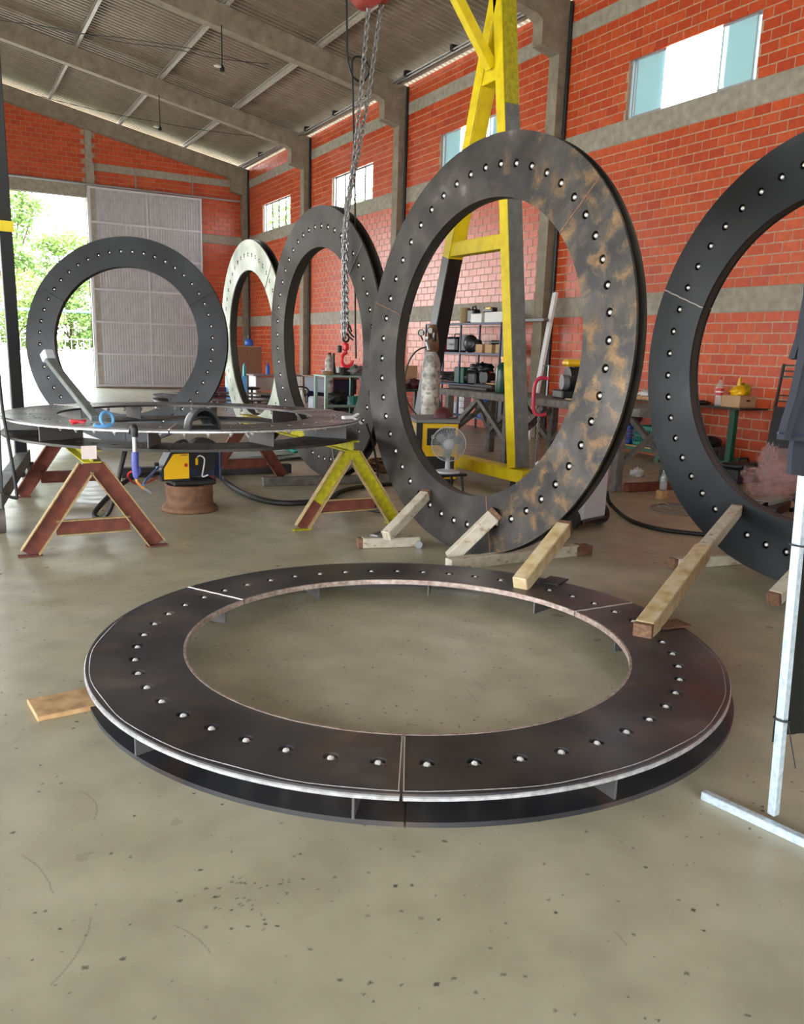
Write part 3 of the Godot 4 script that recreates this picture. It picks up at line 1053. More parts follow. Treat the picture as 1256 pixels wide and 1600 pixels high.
func make_ring_parts() -> void:
	for k in 3:
		plate_meshes.append(make_plate(TAU / 3.0 * k, 0.003))
		narrow_meshes.append(make_plate(TAU / 3.0 * k, 0.003, 1.42))
		var e := Geo.new()   # the ground bevel along the outer rim
		var n := 40
		for s in n:
			var a0 := TAU / 3.0 * (k + float(s) / n) + (0.004 if s == 0 else 0.0)
			var a1 := TAU / 3.0 * (k + float(s + 1) / n) - (0.004 if s == n - 1 else 0.0)
			var w := 0.02 + 0.006 * sin(a0 * 17.0) * sin(a0 * 5.3)
			var w1 := 0.02 + 0.006 * sin(a1 * 17.0) * sin(a1 * 5.3)
			var p := [ring_point(RO - w, a0, 0.0), ring_point(RO - w1, a1, 0.0)]
			var q := [ring_point(RO + 0.006, a0, -0.012), ring_point(RO + 0.006, a1, -0.012)]
			var r := [ring_point(RO + 0.006, a0, -PLATE - 0.004), ring_point(RO + 0.006, a1, -PLATE - 0.004)]
			var n0 := (ring_point(0.55, a0) + Vector3(0, 0, 0.85)).normalized()
			var n1 := (ring_point(0.55, a1) + Vector3(0, 0, 0.85)).normalized()
			e.quad([p[0] + Vector3(0, 0, 0.0015), p[1] + Vector3(0, 0, 0.0015), q[1], q[0]], [n0, n1, n1, n0])
			e.quad([q[0], q[1], r[1], r[0]], [ring_point(1, a0), ring_point(1, a1), ring_point(1, a1), ring_point(1, a0)])
			e.quad([r[0], r[1], ring_point(RO, a1, -PLATE - 0.004), ring_point(RO, a0, -PLATE - 0.004)], [Vector3.FORWARD, Vector3.FORWARD, Vector3.FORWARD, Vector3.FORWARD])
		edge_meshes.append(e.add())
	var b := Geo.new()
	var turn := Transform3D(Basis(Vector3.RIGHT, PI / 2), Vector3.ZERO)
	b.lathe([Vector2(0.0005, -0.072), Vector2(0.009, -0.072), Vector2(0.009, -0.06), Vector2(0.017, -0.058), Vector2(0.017, -0.042), Vector2(0.011, -0.04), Vector2(0.011, -0.022), Vector2(0.016, -0.018), Vector2(0.0165, -0.008), Vector2(0.0145, 0.0), Vector2(0.009, 0.0065), Vector2(0.0005, 0.009)], 12, turn, true)
	bolt_mesh = b.add()


# where: transform of the ring's centre, z towards the side seen; depth: over both plates
func make_ring(called: String, label: String, where: Transform3D, depth: float, seam: float, front: Material, back: Material, opts := {}) -> Node3D:
	var foot: Vector3 = opts.get("foot", where.origin)
	var t := thing(called, label, "ring", Transform3D(where.basis, foot), opts.get("group", "steel ring assemblies in the workshop"))
	var c := where.basis.inverse() * (where.origin - foot)
	var spin := Basis(Vector3.BACK, deg_to_rad(seam))
	var ks: float = opts.get("scale", 1.0)
	var top_spin := spin.scaled(Vector3(ks, ks, 1))
	var low: Vector3 = opts.get("low_shift", Vector3.ZERO)
	for k in 3:
		var f := inst(plate_meshes[k], front, "plate_segment", t)
		f.transform = Transform3D(top_spin, c)
		var bb := inst(narrow_meshes[k] if opts.get("narrow", false) else plate_meshes[k], back, "rear_plate_segment" if not opts.has("flat") else "lower_plate_segment", t)
		bb.transform = Transform3D(spin, c + low + Vector3(0, 0, -depth + PLATE))
		if opts.get("ground", false):
			var e := inst(edge_meshes[k], M.ground_edge, "ground_bevel", t, "bright ground edge")
			e.transform = Transform3D(top_spin, c)
		# weld bead over the joint between two segments
		var a := deg_to_rad(seam + 120.0 * k)
		if not opts.get("open", []).has(k):
			var w := Geo.new()
			var prev := []
			for s in 13:
				var r := ks * lerpf(RI + 0.002, RO - 0.004, s / 12.0)
				prev.append(c + ring_point(r, a + 0.0015 * sin(s * 2.1), 0.001))
			w.tube(prev, 0.006, 6)
			part(t, "weld_bead", w, opts.get("weld", M.weld))
		else:
			var w := Geo.new()
			for side in [-1, 1]:
				w.tube([c + ring_point(ks * (RI + 0.02), a + side * 0.0045, 0.0), c + ring_point(ks * (RO - 0.02), a + side * 0.0055, 0.0)], 0.003, 6)
			part(t, "joint_edge", w, M.weld)
	if opts.get("lip", false):
		for k in 3:
			var lip := Geo.new()
			for s in 40:
				var a0 := deg_to_rad(seam + 120.0 * k + 3.0 * s + (0.2 if s == 0 else 0.0))
				var a1 := deg_to_rad(seam + 120.0 * k + 3.0 * (s + 1) - (0.2 if s == 39 else 0.0))
				var r0 := RI * ks - 0.004
				for q in [[r0, 0.002, r0, -0.028, -1.0, 0.0], [r0, 0.002, r0 + 0.012, 0.002, 0.0, 1.0], [r0 + 0.012, -0.028, r0 + 0.012, 0.002, 1.0, 0.0], [r0, -0.028, r0 + 0.012, -0.028, 0.0, -1.0]]:
					var n0 := ring_point(q[4], a0) + Vector3(0, 0, q[5])
					var n1 := ring_point(q[4], a1) + Vector3(0, 0, q[5])
					lip.quad([c + ring_point(q[0], a0, q[1]), c + ring_point(q[0], a1, q[1]), c + ring_point(q[2], a1, q[3]), c + ring_point(q[2], a0, q[3])], [n0, n1, n1, n0])
			part(t, "inner_lip", lip, M.lip_steel, "bare pinkish steel lip")
	if not opts.get("flat", false):
		for k in 3:
			var rim := Geo.new()
			for s in 24:
				var a0 := deg_to_rad(seam + 120.0 * k + 5.0 * s)
				var a1 := deg_to_rad(seam + 120.0 * k + 5.0 * (s + 1))
				rim.quad([c + ring_point(RI + 0.004, a0, -PLATE), c + ring_point(RI + 0.004, a1, -PLATE), c + ring_point(RI + 0.004, a1, -depth + PLATE), c + ring_point(RI + 0.004, a0, -depth + PLATE)], [-ring_point(1, a0), -ring_point(1, a1), -ring_point(1, a1), -ring_point(1, a0)])
				rim.quad([c + ring_point(RI + 0.012, a0, -PLATE), c + ring_point(RI + 0.012, a1, -PLATE), c + ring_point(RI + 0.012, a1, -depth + PLATE), c + ring_point(RI + 0.012, a0, -depth + PLATE)], [ring_point(1, a0), ring_point(1, a1), ring_point(1, a1), ring_point(1, a0)])
			part(t, "inner_rim", rim, opts.get("rim", M.worn_scale))
	var gus := Geo.new()
	gus.box(Vector3(RB - 0.02, 0, -depth / 2), Vector3(0.4, 0.01, depth - 2 * PLATE - 0.001), 0.001)
	var gm := gus.add()
	for k in 10:
		var o := inst(gm, M.gusset_steel if opts.get("flat", false) else M.dark_steel, "gusset", t)
		o.transform = Transform3D(Basis(Vector3.BACK, deg_to_rad(seam + 18.0 + 36.0 * k)), c)
	for k in 48:
		if opts.get("skip", []).has(k):
			continue
		var o := inst(bolt_mesh, M.bolt_steel, "bolt", t)
		var a := deg_to_rad(seam + 7.5 * (k + 0.5))
		o.transform = Transform3D(Basis(Vector3.BACK, a * 3.0), c + ring_point(RB * ks, a, -0.006))
	return t


# a ring standing on edge: az is where its seen face points (degrees from +z towards +x), lean tips that face up
func standing(centre: Vector3, az: float, lean: float) -> Transform3D:
	var a := deg_to_rad(az)
	var l := deg_to_rad(lean)
	var nn := Vector3(sin(a) * cos(l), sin(l), cos(a) * cos(l))
	var x := Vector3.UP.cross(nn).normalized()
	return Transform3D(Basis(x, nn.cross(x), nn), centre)


func build_rings() -> void:
	make_ring_parts()
	# lying on the floor
	var c := Vector3(2.066, 0.138, -3.6)
	var flat := Basis(Vector3(1, 0, 0), Vector3(0, 0, -1), Vector3(0, 1, 0))
	make_ring("steel_ring", "bolted steel ring lying flat on the floor under the leaning props", Transform3D(flat, c), 0.138, 0.0, M.mill_scale, M.mill_scale, {"foot": Vector3(c.x, 0, c.z), "flat": true, "ground": true, "open": [2], "narrow": true, "scale": 0.98, "lip": true, "low_shift": Vector3(0.04, 0.038, 0)})
	# lying across the two trestles
	c = Vector3(2.08, 0.965, -7.9)
	make_ring("steel_ring", "bolted steel ring lying across the two A-frame trestles", Transform3D(flat, c), 0.17, 10.0, M.mill_scale, M.worn_scale, {"foot": Vector3(c.x, 0.795, c.z), "flat": true, "ground": true})
	var up := func(label: String, centre: Vector3, az: float, lean: float, depth: float, seam: float, m: Material, opts := {}):
		var w := standing(centre, az, lean)
		opts.foot = centre - w.basis.y * RO
		opts.foot.y = maxf(opts.foot.y, 0.0)
		make_ring("steel_ring", label, w, depth, seam, m, M.blue_scale if m == M.blue_scale else M.worn_scale, opts)
	up.call("standing ring with brown rust stains, propped by three pale square tubes", Vector3(3.78, 1.618, -5.66), -85.2, 3.2, 0.1, 45.0, M.rust_scale, {"weld": M.edge_rust, "rim": M.worn_scale})
	up.call("blue-black standing ring beside the hanging jacket", Vector3(5.45, 1.618, -3.85), -90.0, 1.0, 0.1, 40.0, M.blue_scale)
	up.call("dark worn standing ring behind the hanging chains", Vector3(4.18, 1.625, -9.69), -88.8, -2.4, 0.13, 43.0, M.worn_scale, {"weld": M.bare_steel})
	up.call("pale grey-green standing ring", Vector3(4.575, 1.63, -13.42), -90.5, -2.5, 0.13, 46.0, M.pale_plate)
	up.call("blue-black standing ring in front of the sliding door", Vector3(2.72, 1.62, -14.0), -31.0, 7.6, 0.1, 30.0, M.blue_scale, {"weld": M.dark_steel})


# ---------------------------------------------------------------- trestles, props, gantry
# a rolled channel from a to b; the open side points along face
func channel(web: Geo, lips: Geo, a: Vector3, b: Vector3, wide: float, deep: float, face: Vector3) -> void:
	var f := Geo.frame(b - a, face)   # y is close to face
	var L := a.distance_to(b)
	var c := (a + b) / 2
	web.box(c - f.y * (deep / 2 - 0.004), Vector3(wide - 0.004, 0.008, L), 0.0, f)
	for s in [-1, 1]:
		lips.box(c + f.x * s * (wide / 2 - 0.005), Vector3(0.01, deep, L), 0.002, f)


func trestle(label: String, x0: float, x1: float, z0: float, z1: float, web: Material, lip: Material, low: Material, skew := 0.0) -> void:
	var top := 0.70
	var xm := (x0 + x1) / 2
	var base := Vector3(xm, 0, (z0 + z1) / 2)
	var t := thing("trestle", label, "trestle", at(base), "A-frame trestles under the raised ring")
	for e in 2:
		var z := z0 if e == 0 else z1
		var dx := skew * e
		var face := Vector3(0, 0, 1)
		for s in [-1, 1]:
			var w := rel(base)
			var l := rel(base)
			var foot := Vector3((x0 + 0.07 if s < 0 else x1 - 0.07) + dx, 0.012, z)
			var head := Vector3(xm + dx + s * 0.04, top - 0.04, z)
			var split := foot.lerp(head, 0.36 if s < 0 else 0.02)
			channel(w, l, split, head, 0.135, 0.06, face)
			var w2 := rel(base)
			channel(w2, l, foot, split, 0.135, 0.06, face)
			w.box(foot + Vector3(s * -0.01, -0.004, 0), Vector3(0.17, 0.008, 0.07))
			var leg := part(t, "leg", w, web if e == 0 else M.rust_red)
			part(leg, "flange", l, lip if e == 0 else M.rust_red)
			part(leg, "lower_web", w2, low if e == 0 else M.rust_red)
		var w := rel(base)
		var l := rel(base)
		channel(w, l, Vector3(lerpf(x0, xm, 0.32) + 0.1 + dx, 0.2, z - 0.012), Vector3(lerpf(x1, xm, 0.32) - 0.1 + dx, 0.2, z - 0.012), 0.12, 0.05, face)
		var bar := part(t, "crossbar", w, low if e == 0 else M.rust_red)
		part(bar, "flange", l, lip if e == 0 else M.rust_red)
	for e in 2:
		var cap := rel(base)
		var cx := xm + skew * e
		var cz := z0 if e == 0 else z1
		cap.prism(PackedVector2Array([Vector2(-0.075, -0.02), Vector2(-0.05, 0.022), Vector2(0.05, 0.022), Vector2(0.075, -0.02), Vector2(0.0, -0.11)]), 0.02, Transform3D(Basis(), Vector3(cx, top - 0.025, cz - 0.028)))
		cap.box(Vector3(cx, top - 0.004, cz), Vector3(0.1, 0.008, 0.06), 0.001)
		part(t, "apex_plate", cap, web if e == 0 else M.rust_red)
	var b := rel(base)
	b.box(Vector3(xm, 0.747, (z0 + z1) / 2), Vector3(0.012, 0.08, z0 - z1 + 0.1))
	for y in [0.702, 0.789]:
		b.box(Vector3(xm, y, (z0 + z1) / 2), Vector3(0.13, 0.011, z0 - z1 + 0.1), 0.002)
	part(t, "top_beam", b, M.dull_yellow, "yellow I-section beam along the top")


func square_tube(called: String, label: String, a: Vector3, b: Vector3, w: float, m: Material, group := "", up := Vector3.UP, h := -1.0) -> Node3D:
	var base := Vector3((a.x + b.x) / 2, minf(a.y, b.y), (a.z + b.z) / 2)
	var t := thing(called, label, "prop" if called == "prop_tube" else "steel tube", at(base), group)
	var hh := h if h > 0 else w
	var g := rel(base)
	var d := (b - a).normalized()
	g.bar(a, b - d * 0.04, w, hh, 0.006, up)
	part(t, "tube", g, m)
	var e := rel(base)
	e.bar(b - d * 0.04, b, w * 0.97, hh * 0.97, 0.004, up)
	part(t, "end_weld", e, M.edge_rust, "rusty burnt end")
	return t


func build_props() -> void:
	# props of the rust-stained ring: their upper ends are welded to its face
	var face := func(u: float, w: float) -> Vector3:
		var where := standing(Vector3(3.78, 1.618, -5.66), -85.2, 3.2)
		var d := sight(u, w)
		var t := (where.origin - EYE).dot(where.basis.z) / d.dot(where.basis.z)
		return EYE + d * t
	var face5 := func(u: float, w: float) -> Vector3:
		var where := standing(Vector3(5.45, 1.618, -3.85), -90.0, 1.0)
		var d := sight(u, w)
		var t := (where.origin - EYE).dot(where.basis.z) / d.dot(where.basis.z)
		return EYE + d * t
	var p: Vector3 = face.call(668, 770)
	var foot := on_level(603, 838, 0.12)
	square_tube("prop_tube", "pale square tube propping the stained ring from the short floor block", foot, p, 0.085, M.pale_tube, "props of the standing rings")
	p = face.call(777, 800)
	foot = on_level(703, 872, 0.03)
	square_tube("prop_tube", "pale square tube propping the stained ring from the floor", foot, p, 0.1, M.pale_tube, "props of the standing rings")
	p = face.call(884, 822)
	foot = on_level(812, 914, 0.165)
	square_tube("prop_tube", "cream square tube between the stained ring and the flat ring", foot, p, 0.1, M.tan_tube, "props of the standing rings")
	# feet lying on the floor
	square_tube("floor_tube", "short pale tube block with rusty end under a prop", on_level(655, 845, 0.045), on_level(558, 848, 0.045), 0.085, M.pale_tube)
	square_tube("floor_tube", "long pale tube lying under the stained standing ring", on_level(700, 882, 0.045), on_level(905, 858, 0.045), 0.09, M.pale_tube)
	# props of the blue-black ring: two tubes welded end to end
	p = face5.call(1152, 795)
	var mid := on_level(1072, 872, 0.55)
	mid = p.lerp(on_level(985, 1000, 0.16), 0.42)
	square_tube("prop_tube", "upper pale tube of the prop welded to the blue-black ring", mid, p, 0.085, M.pale_tube, "props of the standing rings")
	square_tube("prop_tube", "thick tan tube standing on the flat ring below a pale tube", mid, on_level(1003, 990, 0.16), 0.105, M.tan_tube, "props of the standing rings")
	square_tube("floor_tube", "pale tube lying on the floor beside the blue-black ring", on_level(1165, 872, 0.045), on_level(1048, 880, 0.045), 0.085, M.pale_tube)
	square_tube("prop_tube", "pale slanting tube with rusty foot behind the galvanised post", face5.call(1280, 860), on_level(1207, 938, 0.06), 0.09, M.pale_tube, "props of the standing rings")
	# steel offcuts on the flat ring
	var o := on_level(866, 907, 0.147)
	var g := Geo.new()
	g.box(Vector3(0, 0.006, 0), Vector3(0.18, 0.012, 0.13), 0.002, Basis(Vector3.UP, 0.5))
	solo("steel_offcut", "dark steel offcut with a rusty edge on the flat ring behind the cream prop", "offcut", g, M.mill_scale, at(o - Vector3(0, 0.008, 0)))
	o = on_level(1047, 975, 0.147)
	g = Geo.new()
	g.box(Vector3(0, 0.006, 0), Vector3(0.2, 0.012, 0.12), 0.002, Basis(Vector3.UP, -0.1))
	solo("steel_offcut", "rusty steel offcut on the flat ring beside the tan prop", "offcut", g, M.edge_rust, at(o - Vector3(0, 0.008, 0)))
	g = Geo.new()
	g.box(Vector3(0, 0.05, 0), Vector3(0.1, 0.1, 0.02), 0.003)
	solo("steel_offcut", "small rusty plate leaning on the foot of the blue-black ring", "offcut", g, M.rust_red, at(on_level(1137, 866), 20))
	# wood board under the flat ring
	var b0 := on_level(58, 1112)
	g = Geo.new()
	g.box(Vector3(0.14, 0.012, 0.0), Vector3(0.36, 0.024, 0.22), 0.003)
	solo("wood_board", "short light wood board sticking out from under the flat ring", "board", g, M.rough_wood, Transform3D(Basis(Vector3.UP, 0.1), b0 + Vector3(0.02, 0, 0)))
	# pipe clamp lying on the short block
	var c := on_level(592, 838, 0.1)
	var t := thing("shackle", "grey steel link lying on the short tube block", "shackle", at(c, 30))
	g = Geo.new()
	g.box(Vector3(0, 0.02, 0.035), Vector3(0.16, 0.02, 0.02), 0.004)
	g.box(Vector3(0, 0.02, -0.035), Vector3(0.16, 0.02, 0.02), 0.004)
	g.box(Vector3(0.07, 0.02, 0), Vector3(0.02, 0.02, 0.09), 0.004)
	g.box(Vector3(-0.07, 0.02, 0), Vector3(0.02, 0.02, 0.09), 0.004)
	part(t, "link", g, M.bare_steel)
	c = on_level(650, 846, 0.03)
	t = thing("flashlight", "small black flashlight beside the short tube block", "flashlight", at(c + Vector3(0, 0.0, 0.03), 65))
	g = Geo.new()
	g.cyl(Vector3(-0.06, 0.0, 0), Vector3(0.06, 0.0, 0), 0.025)
	part(t, "barrel", g, M.black_plastic)
	g = Geo.new()
	g.cyl(Vector3(-0.1, 0.0, 0), Vector3(-0.06, 0.0, 0), 0.032, 0.026)
	part(t, "head", g, M.chain_steel)
	trestle("rust-red A-frame trestle with a yellow top beam", 0.46, 1.56, -6.7, -9.35, M.rust_red, M.flange_edge, M.rust_red, 0.17)
	trestle("yellow-painted A-frame trestle with worn rusty legs", 2.72, 3.82, -6.85, -9.8, M.dull_yellow, M.flange_edge, M.rust_red)
	# paper tag hanging from the front of the rust-red trestle
	g = Geo.new()
	g.box(Vector3(0, 0, 0), Vector3(0.11, 0.1, 0.003))
	solo("paper_tag", "pinkish paper tag hanging at the top of the rust-red trestle", "paper", g, M.paper, at(on_z(139, 707, -6.63)))
	# beam under the worn ring and other long bars on the floor behind the trestles
	var q0 := on_level(405, 760, 0.05)
	g = Geo.new()
	g.bar(Vector3(3.3, 0.05, -9.3), Vector3(5.1, 0.05, -9.05), 0.1, 0.1, 0.006)
	solo("floor_beam", "grey beam on the floor under the worn ring", "beam", g, M.grey_wood)
	g = Geo.new()
	g.bar(Vector3(1.9, 0.06, -10.4), Vector3(4.0, 0.06, -10.2), 0.12, 0.12, 0.006)
	solo("floor_beam", "dark steel beam lying on the floor behind the trestles", "beam", g, M.dark_steel)


func build_gantry() -> void:
	var t := thing("gantry_crane", "tall yellow A-frame gantry with a chain hoist", "gantry", at(Vector3(5.95, 0, -9.0)))
	var base := Vector3(5.95, 0, -9.0)
	var X := 5.95
	var right := func(y: float) -> Vector3: return Vector3(X, y, -7.85 - 0.15 * y)
	var left := func(y: float) -> Vector3: return Vector3(X, y, -10.37 + 0.295 * y)
	var leg := func(called: String, a: Vector3, b: Vector3, m: Material, skin: Material, label := ""):
		var g := rel(base)
		g.bar(a + Vector3(0.012, 0, 0), b + Vector3(0.012, 0, 0), 0.2, 0.15, 0.006, Vector3(0, 0, 1))
		var o := part(t, called, g, m, label)
		var s := rel(base)
		s.bar(a - Vector3(0.1, 0, 0), b - Vector3(0.1, 0, 0), 0.012, 0.156, 0.002, Vector3(0, 0, 1))
		part(o, "front_plate", s, skin)
	leg.call("leg", right.call(0.3), right.call(4.35), M.gantry_grey, M.gantry_yellow, "leg with grey side and yellow front")
	leg.call("leg", right.call(4.35), right.call(5.7), M.dull_yellow, M.gantry_yellow)
	leg.call("leg", left.call(0.3), left.call(2.78), M.black_plastic, M.mid_grey, "unpainted black lower leg")
	leg.call("leg", left.call(2.78), left.call(5.7), M.gantry_yellow, M.gantry_yellow)
	var g := rel(base)
	g.bar(Vector3(X, 0.22, -7.68), Vector3(X, 0.22, -10.5), 0.2, 0.15, 0.006)
	part(t, "base_beam", g, M.gantry_yellow)
	for y in [2.87, 4.72]:
		g = rel(base)
		g.bar(right.call(y) + Vector3(-0.02, 0, -0.05), left.call(y) + Vector3(-0.02, 0, 0.05), 0.14, 0.17, 0.006)
		part(t, "crossbar", g, M.gantry_yellow)
	g = rel(base)
	g.bar(Vector3(X - 0.1, 4.78, -8.72), Vector3(4.85, 6.0, -8.72), 0.1, 0.12, 0.006)
	part(t, "knee_brace", g, M.gantry_yellow)
	g = rel(base)
	g.box(Vector3(3.4, 6.06, -8.75), Vector3(5.9, 0.22, 0.012))
	for y in [5.94, 6.18]:
		g.box(Vector3(3.4, y, -8.75), Vector3(5.9, 0.016, 0.16), 0.003)
	part(t, "main_beam", g, M.gantry_yellow)
	for z in [-7.9, -10.3]:
		g = rel(base)
		g.cyl(Vector3(X - 0.04, 0.085, z), Vector3(X + 0.04, 0.085, z), 0.085, -1, 18)
		g.box(Vector3(X, 0.13, z), Vector3(0.12, 0.08, 0.05))
		part(t, "caster", g, M.black_rubber)
	# the far end frame: dark legs, grey foot tube and a wheel
	g = rel(base)
	g.bar(Vector3(0.8, 0.3, -10.25), Vector3(0.67, 5.95, -8.8), 0.12, 0.15, 0.006, Vector3(0, 0, 1))
	part(t, "leg", g, M.black_plastic, "unpainted black far leg")
	g = rel(base)
	g.bar(on_z(8, 345, -9.5) + Vector3(-0.065, -0.06, 0.1), on_z(8, 345, -9.5) + Vector3(0.065, -0.06, 0.1), 0.005, 0.1)
	part(t, "yellow_patch", g, M.gantry_yellow)
	g = rel(base)
	g.bar(Vector3(0.36, 0.3, -7.5), Vector3(0.85, 0.3, -10.4), 0.12, 0.14, 0.006)
	part(t, "base_beam", g, M.gantry_grey)
	g = rel(base)
	g.bar(Vector3(0.37, 0.35, -7.55), Vector3(0.6, 5.95, -8.7), 0.12, 0.15, 0.006, Vector3(0, 0, 1))
	part(t, "leg", g, M.black_plastic)
	g = rel(base)
	g.cyl(Vector3(0.82, 0.115, -10.2), Vector3(0.9, 0.115, -10.22), 0.115, -1, 20)
	g.box(Vector3(0.86, 0.2, -10.21), Vector3(0.12, 0.1, 0.06))
	var wheel := part(t, "caster", g, M.grey_wood, "worn brown caster wheel")
	g = rel(base)
	g.cyl(Vector3(0.78, 0.115, -10.19), Vector3(0.94, 0.115, -10.23), 0.03, -1, 12)
	part(wheel, "hub", g, M.dark_steel)
	g = rel(base)
	g.cyl(Vector3(0.36, 0.115, -7.65), Vector3(0.44, 0.115, -7.65), 0.115, -1, 20)
	part(t, "caster", g, M.grey_wood)
	build_hoist()


func chain(g: Geo, p: Array, long: float, r: float) -> void:
	# links along the polyline, turned a quarter from one to the next
	var total := 0.0
	for k in p.size() - 1:
		total += p[k].distance_to(p[k + 1])
	var n := int(total / (long * 0.72))
	for k in n:
		var s := total * (k + 0.5) / n
		var q := 0
		while q < p.size() - 2 and s > p[q].distance_to(p[q + 1]):
			s -= p[q].distance_to(p[q + 1])
			q += 1
		var d: Vector3 = (p[q + 1] - p[q]).normalized()
		var c: Vector3 = p[q] + d * s
		var side := d.cross(Vector3(0.6, 0, 0.8) if k % 2 == 0 else Vector3(0.8, 0, -0.6)).normalized()
		var ring := []
		for j in 10:
			var a := TAU * j / 10.0
			ring.append(c + d * cos(a) * long / 2 + side * sin(a) * long * 0.3)
		g.tube(ring, r, 5, true)


func build_hoist() -> void:
	var z := -8.75
	var top := on_z(586, -12, z)
	var base := Vector3(top.x, top.y - 0.25, z)
	var H := top.y
	var t := thing("chain_hoist", "red chain hoist with steel chains hanging down to a red hook", "hoist", at(base))
	var g := rel(base)
	g.cyl(Vector3(base.x - 0.1, H, z + 0.09), Vector3(base.x - 0.1, H, z - 0.09), 0.17, -1, 24)
	g.box(Vector3(base.x - 0.02, H + 0.03, z), Vector3(0.34, 0.24, 0.12), 0.03)
	part(t, "housing", g, M.hoist_red)
	g = rel(base)
	g.cyl(Vector3(base.x - 0.16, H, z + 0.09), Vector3(base.x - 0.16, H, z + 0.12), 0.13, 0.1, 24)
	part(t, "cover", g, M.ground_edge, "bright round cover")
	g = rel(base)
	g.torus(Vector3(base.x, H + 0.25, z), Vector3(0, 0, 1), 0.1, 0.02, 16, 6)
	g.cyl(Vector3(base.x, H + 0.33, z), Vector3(base.x, 5.95, z), 0.025)
	part(t, "suspension_hook", g, M.dark_steel)
	var P := func(u: float, w: float, dz := 0.0) -> Vector3: return on_z(u, w, z + dz)
	var strands := [
		[P.call(576, -8), P.call(574, 30), P.call(565, 130), P.call(555, 230), P.call(550, 270), P.call(541, 330), P.call(537, 370), P.call(536, 530)],
		[P.call(598, -5, -0.03), P.call(592, 30, -0.03), P.call(577, 140, -0.03), P.call(560, 240, -0.03), P.call(549, 290, -0.03), P.call(543, 330, -0.03), P.call(540.5, 370, -0.03), P.call(541.5, 505, -0.03)],
		[P.call(552, 255, 0.03), P.call(547, 300, 0.03), P.call(540, 345, 0.03), P.call(538.5, 400, 0.03), P.call(539, 528, 0.03)],
	]
	for s in strands:
		g = rel(base)
		chain(g, s, 0.075, 0.0095)
		part(t, "chain", g, M.chain_steel)
	g = rel(base)
	var hk := P.call(540, 545) as Vector3
	g.box(hk + Vector3(0, 0.02, 0), Vector3(0.07, 0.09, 0.06), 0.02)
	var arc := [hk + Vector3(0.0, 0.0, 0), hk + Vector3(0.0, -0.03, 0)]
	for k in 12:
		var a := deg_to_rad(100.0 + 255.0 * k / 11.0)
		arc.append(hk + Vector3(0.02 + cos(a) * 0.068, -0.12 + sin(a) * 0.075, 0))
	g.tube(arc, 0.02, 8)
	part(t, "hook", g, M.red)
	g = rel(base)
	g.torus(hk + Vector3(0, 0.12, 0), Vector3(0.3, 0, 1), 0.045, 0.012, 14, 6)
	g.box(hk + Vector3(-0.075, -0.005, 0), Vector3(0.05, 0.08, 0.03), 0.01)
	part(t, "swivel", g, M.dark_steel)
	g = rel(base)
	for k in 5:
		g.torus(P.call(543 + k * 0.8, 508 + k * 5.0) as Vector3 + Vector3(0.02 * (k % 2), 0, 0.02), Vector3(1, 0.4 * k, 0.5), 0.035, 0.01, 10, 5)
	part(t, "bunched_links", g, M.dark_steel)
	# the control cable
	var pts := []
	for q in [[541, -20], [542, 40], [543, 90], [549, 115], [556, 124], [567, 128], [576, 115], [575, 102], [565, 90], [553, 90], [550, 102], [551, 130], [552.5, 200], [554.5, 300], [555, 420], [555, 500], [556, 560]]:
		pts.append(on_z(q[0], q[1], z - 0.12))
	var smooth := curve_points(pts, 5)
	g = rel(smooth[smooth.size() - 1])
	g.tube(smooth, 0.011, 6)
	solo("control_cable", "black control cable looping once and hanging beside the chains", "cable", g, M.black_rubber, at(smooth[smooth.size() - 1]))


func curve_points(p: Array, n: int) -> Array:
	var out := []
	for k in p.size() - 1:
		var a: Vector3 = p[maxi(k - 1, 0)]
		var b: Vector3 = p[k]
		var c: Vector3 = p[k + 1]
		var d: Vector3 = p[mini(k + 2, p.size() - 1)]
		for j in n:
			out.append(b.cubic_interpolate(c, a, d, float(j) / n))
	out.append(p[p.size() - 1])
	return out


func floor_cable(called: String, label: String, px: Array, r: float, m: Material) -> void:
	var p := []
	for q in px:
		p.append(on_level(q[0], q[1], r + (q[2] if q.size() > 2 else 0.0)))
	var s := curve_points(p, 6)
	var base: Vector3 = p[0] * Vector3(1, 0, 1)
	var g := rel(base)
	g.tube(s, r, 8)
	solo(called, label, "cable", g, m, at(base))


# ---------------------------------------------------------------- work places
func bx(c: Vector3, s: Vector3, b := 0.006, r := Basis()) -> Geo:
	var g := Geo.new()
	g.box(c, s, b, r)
	return g


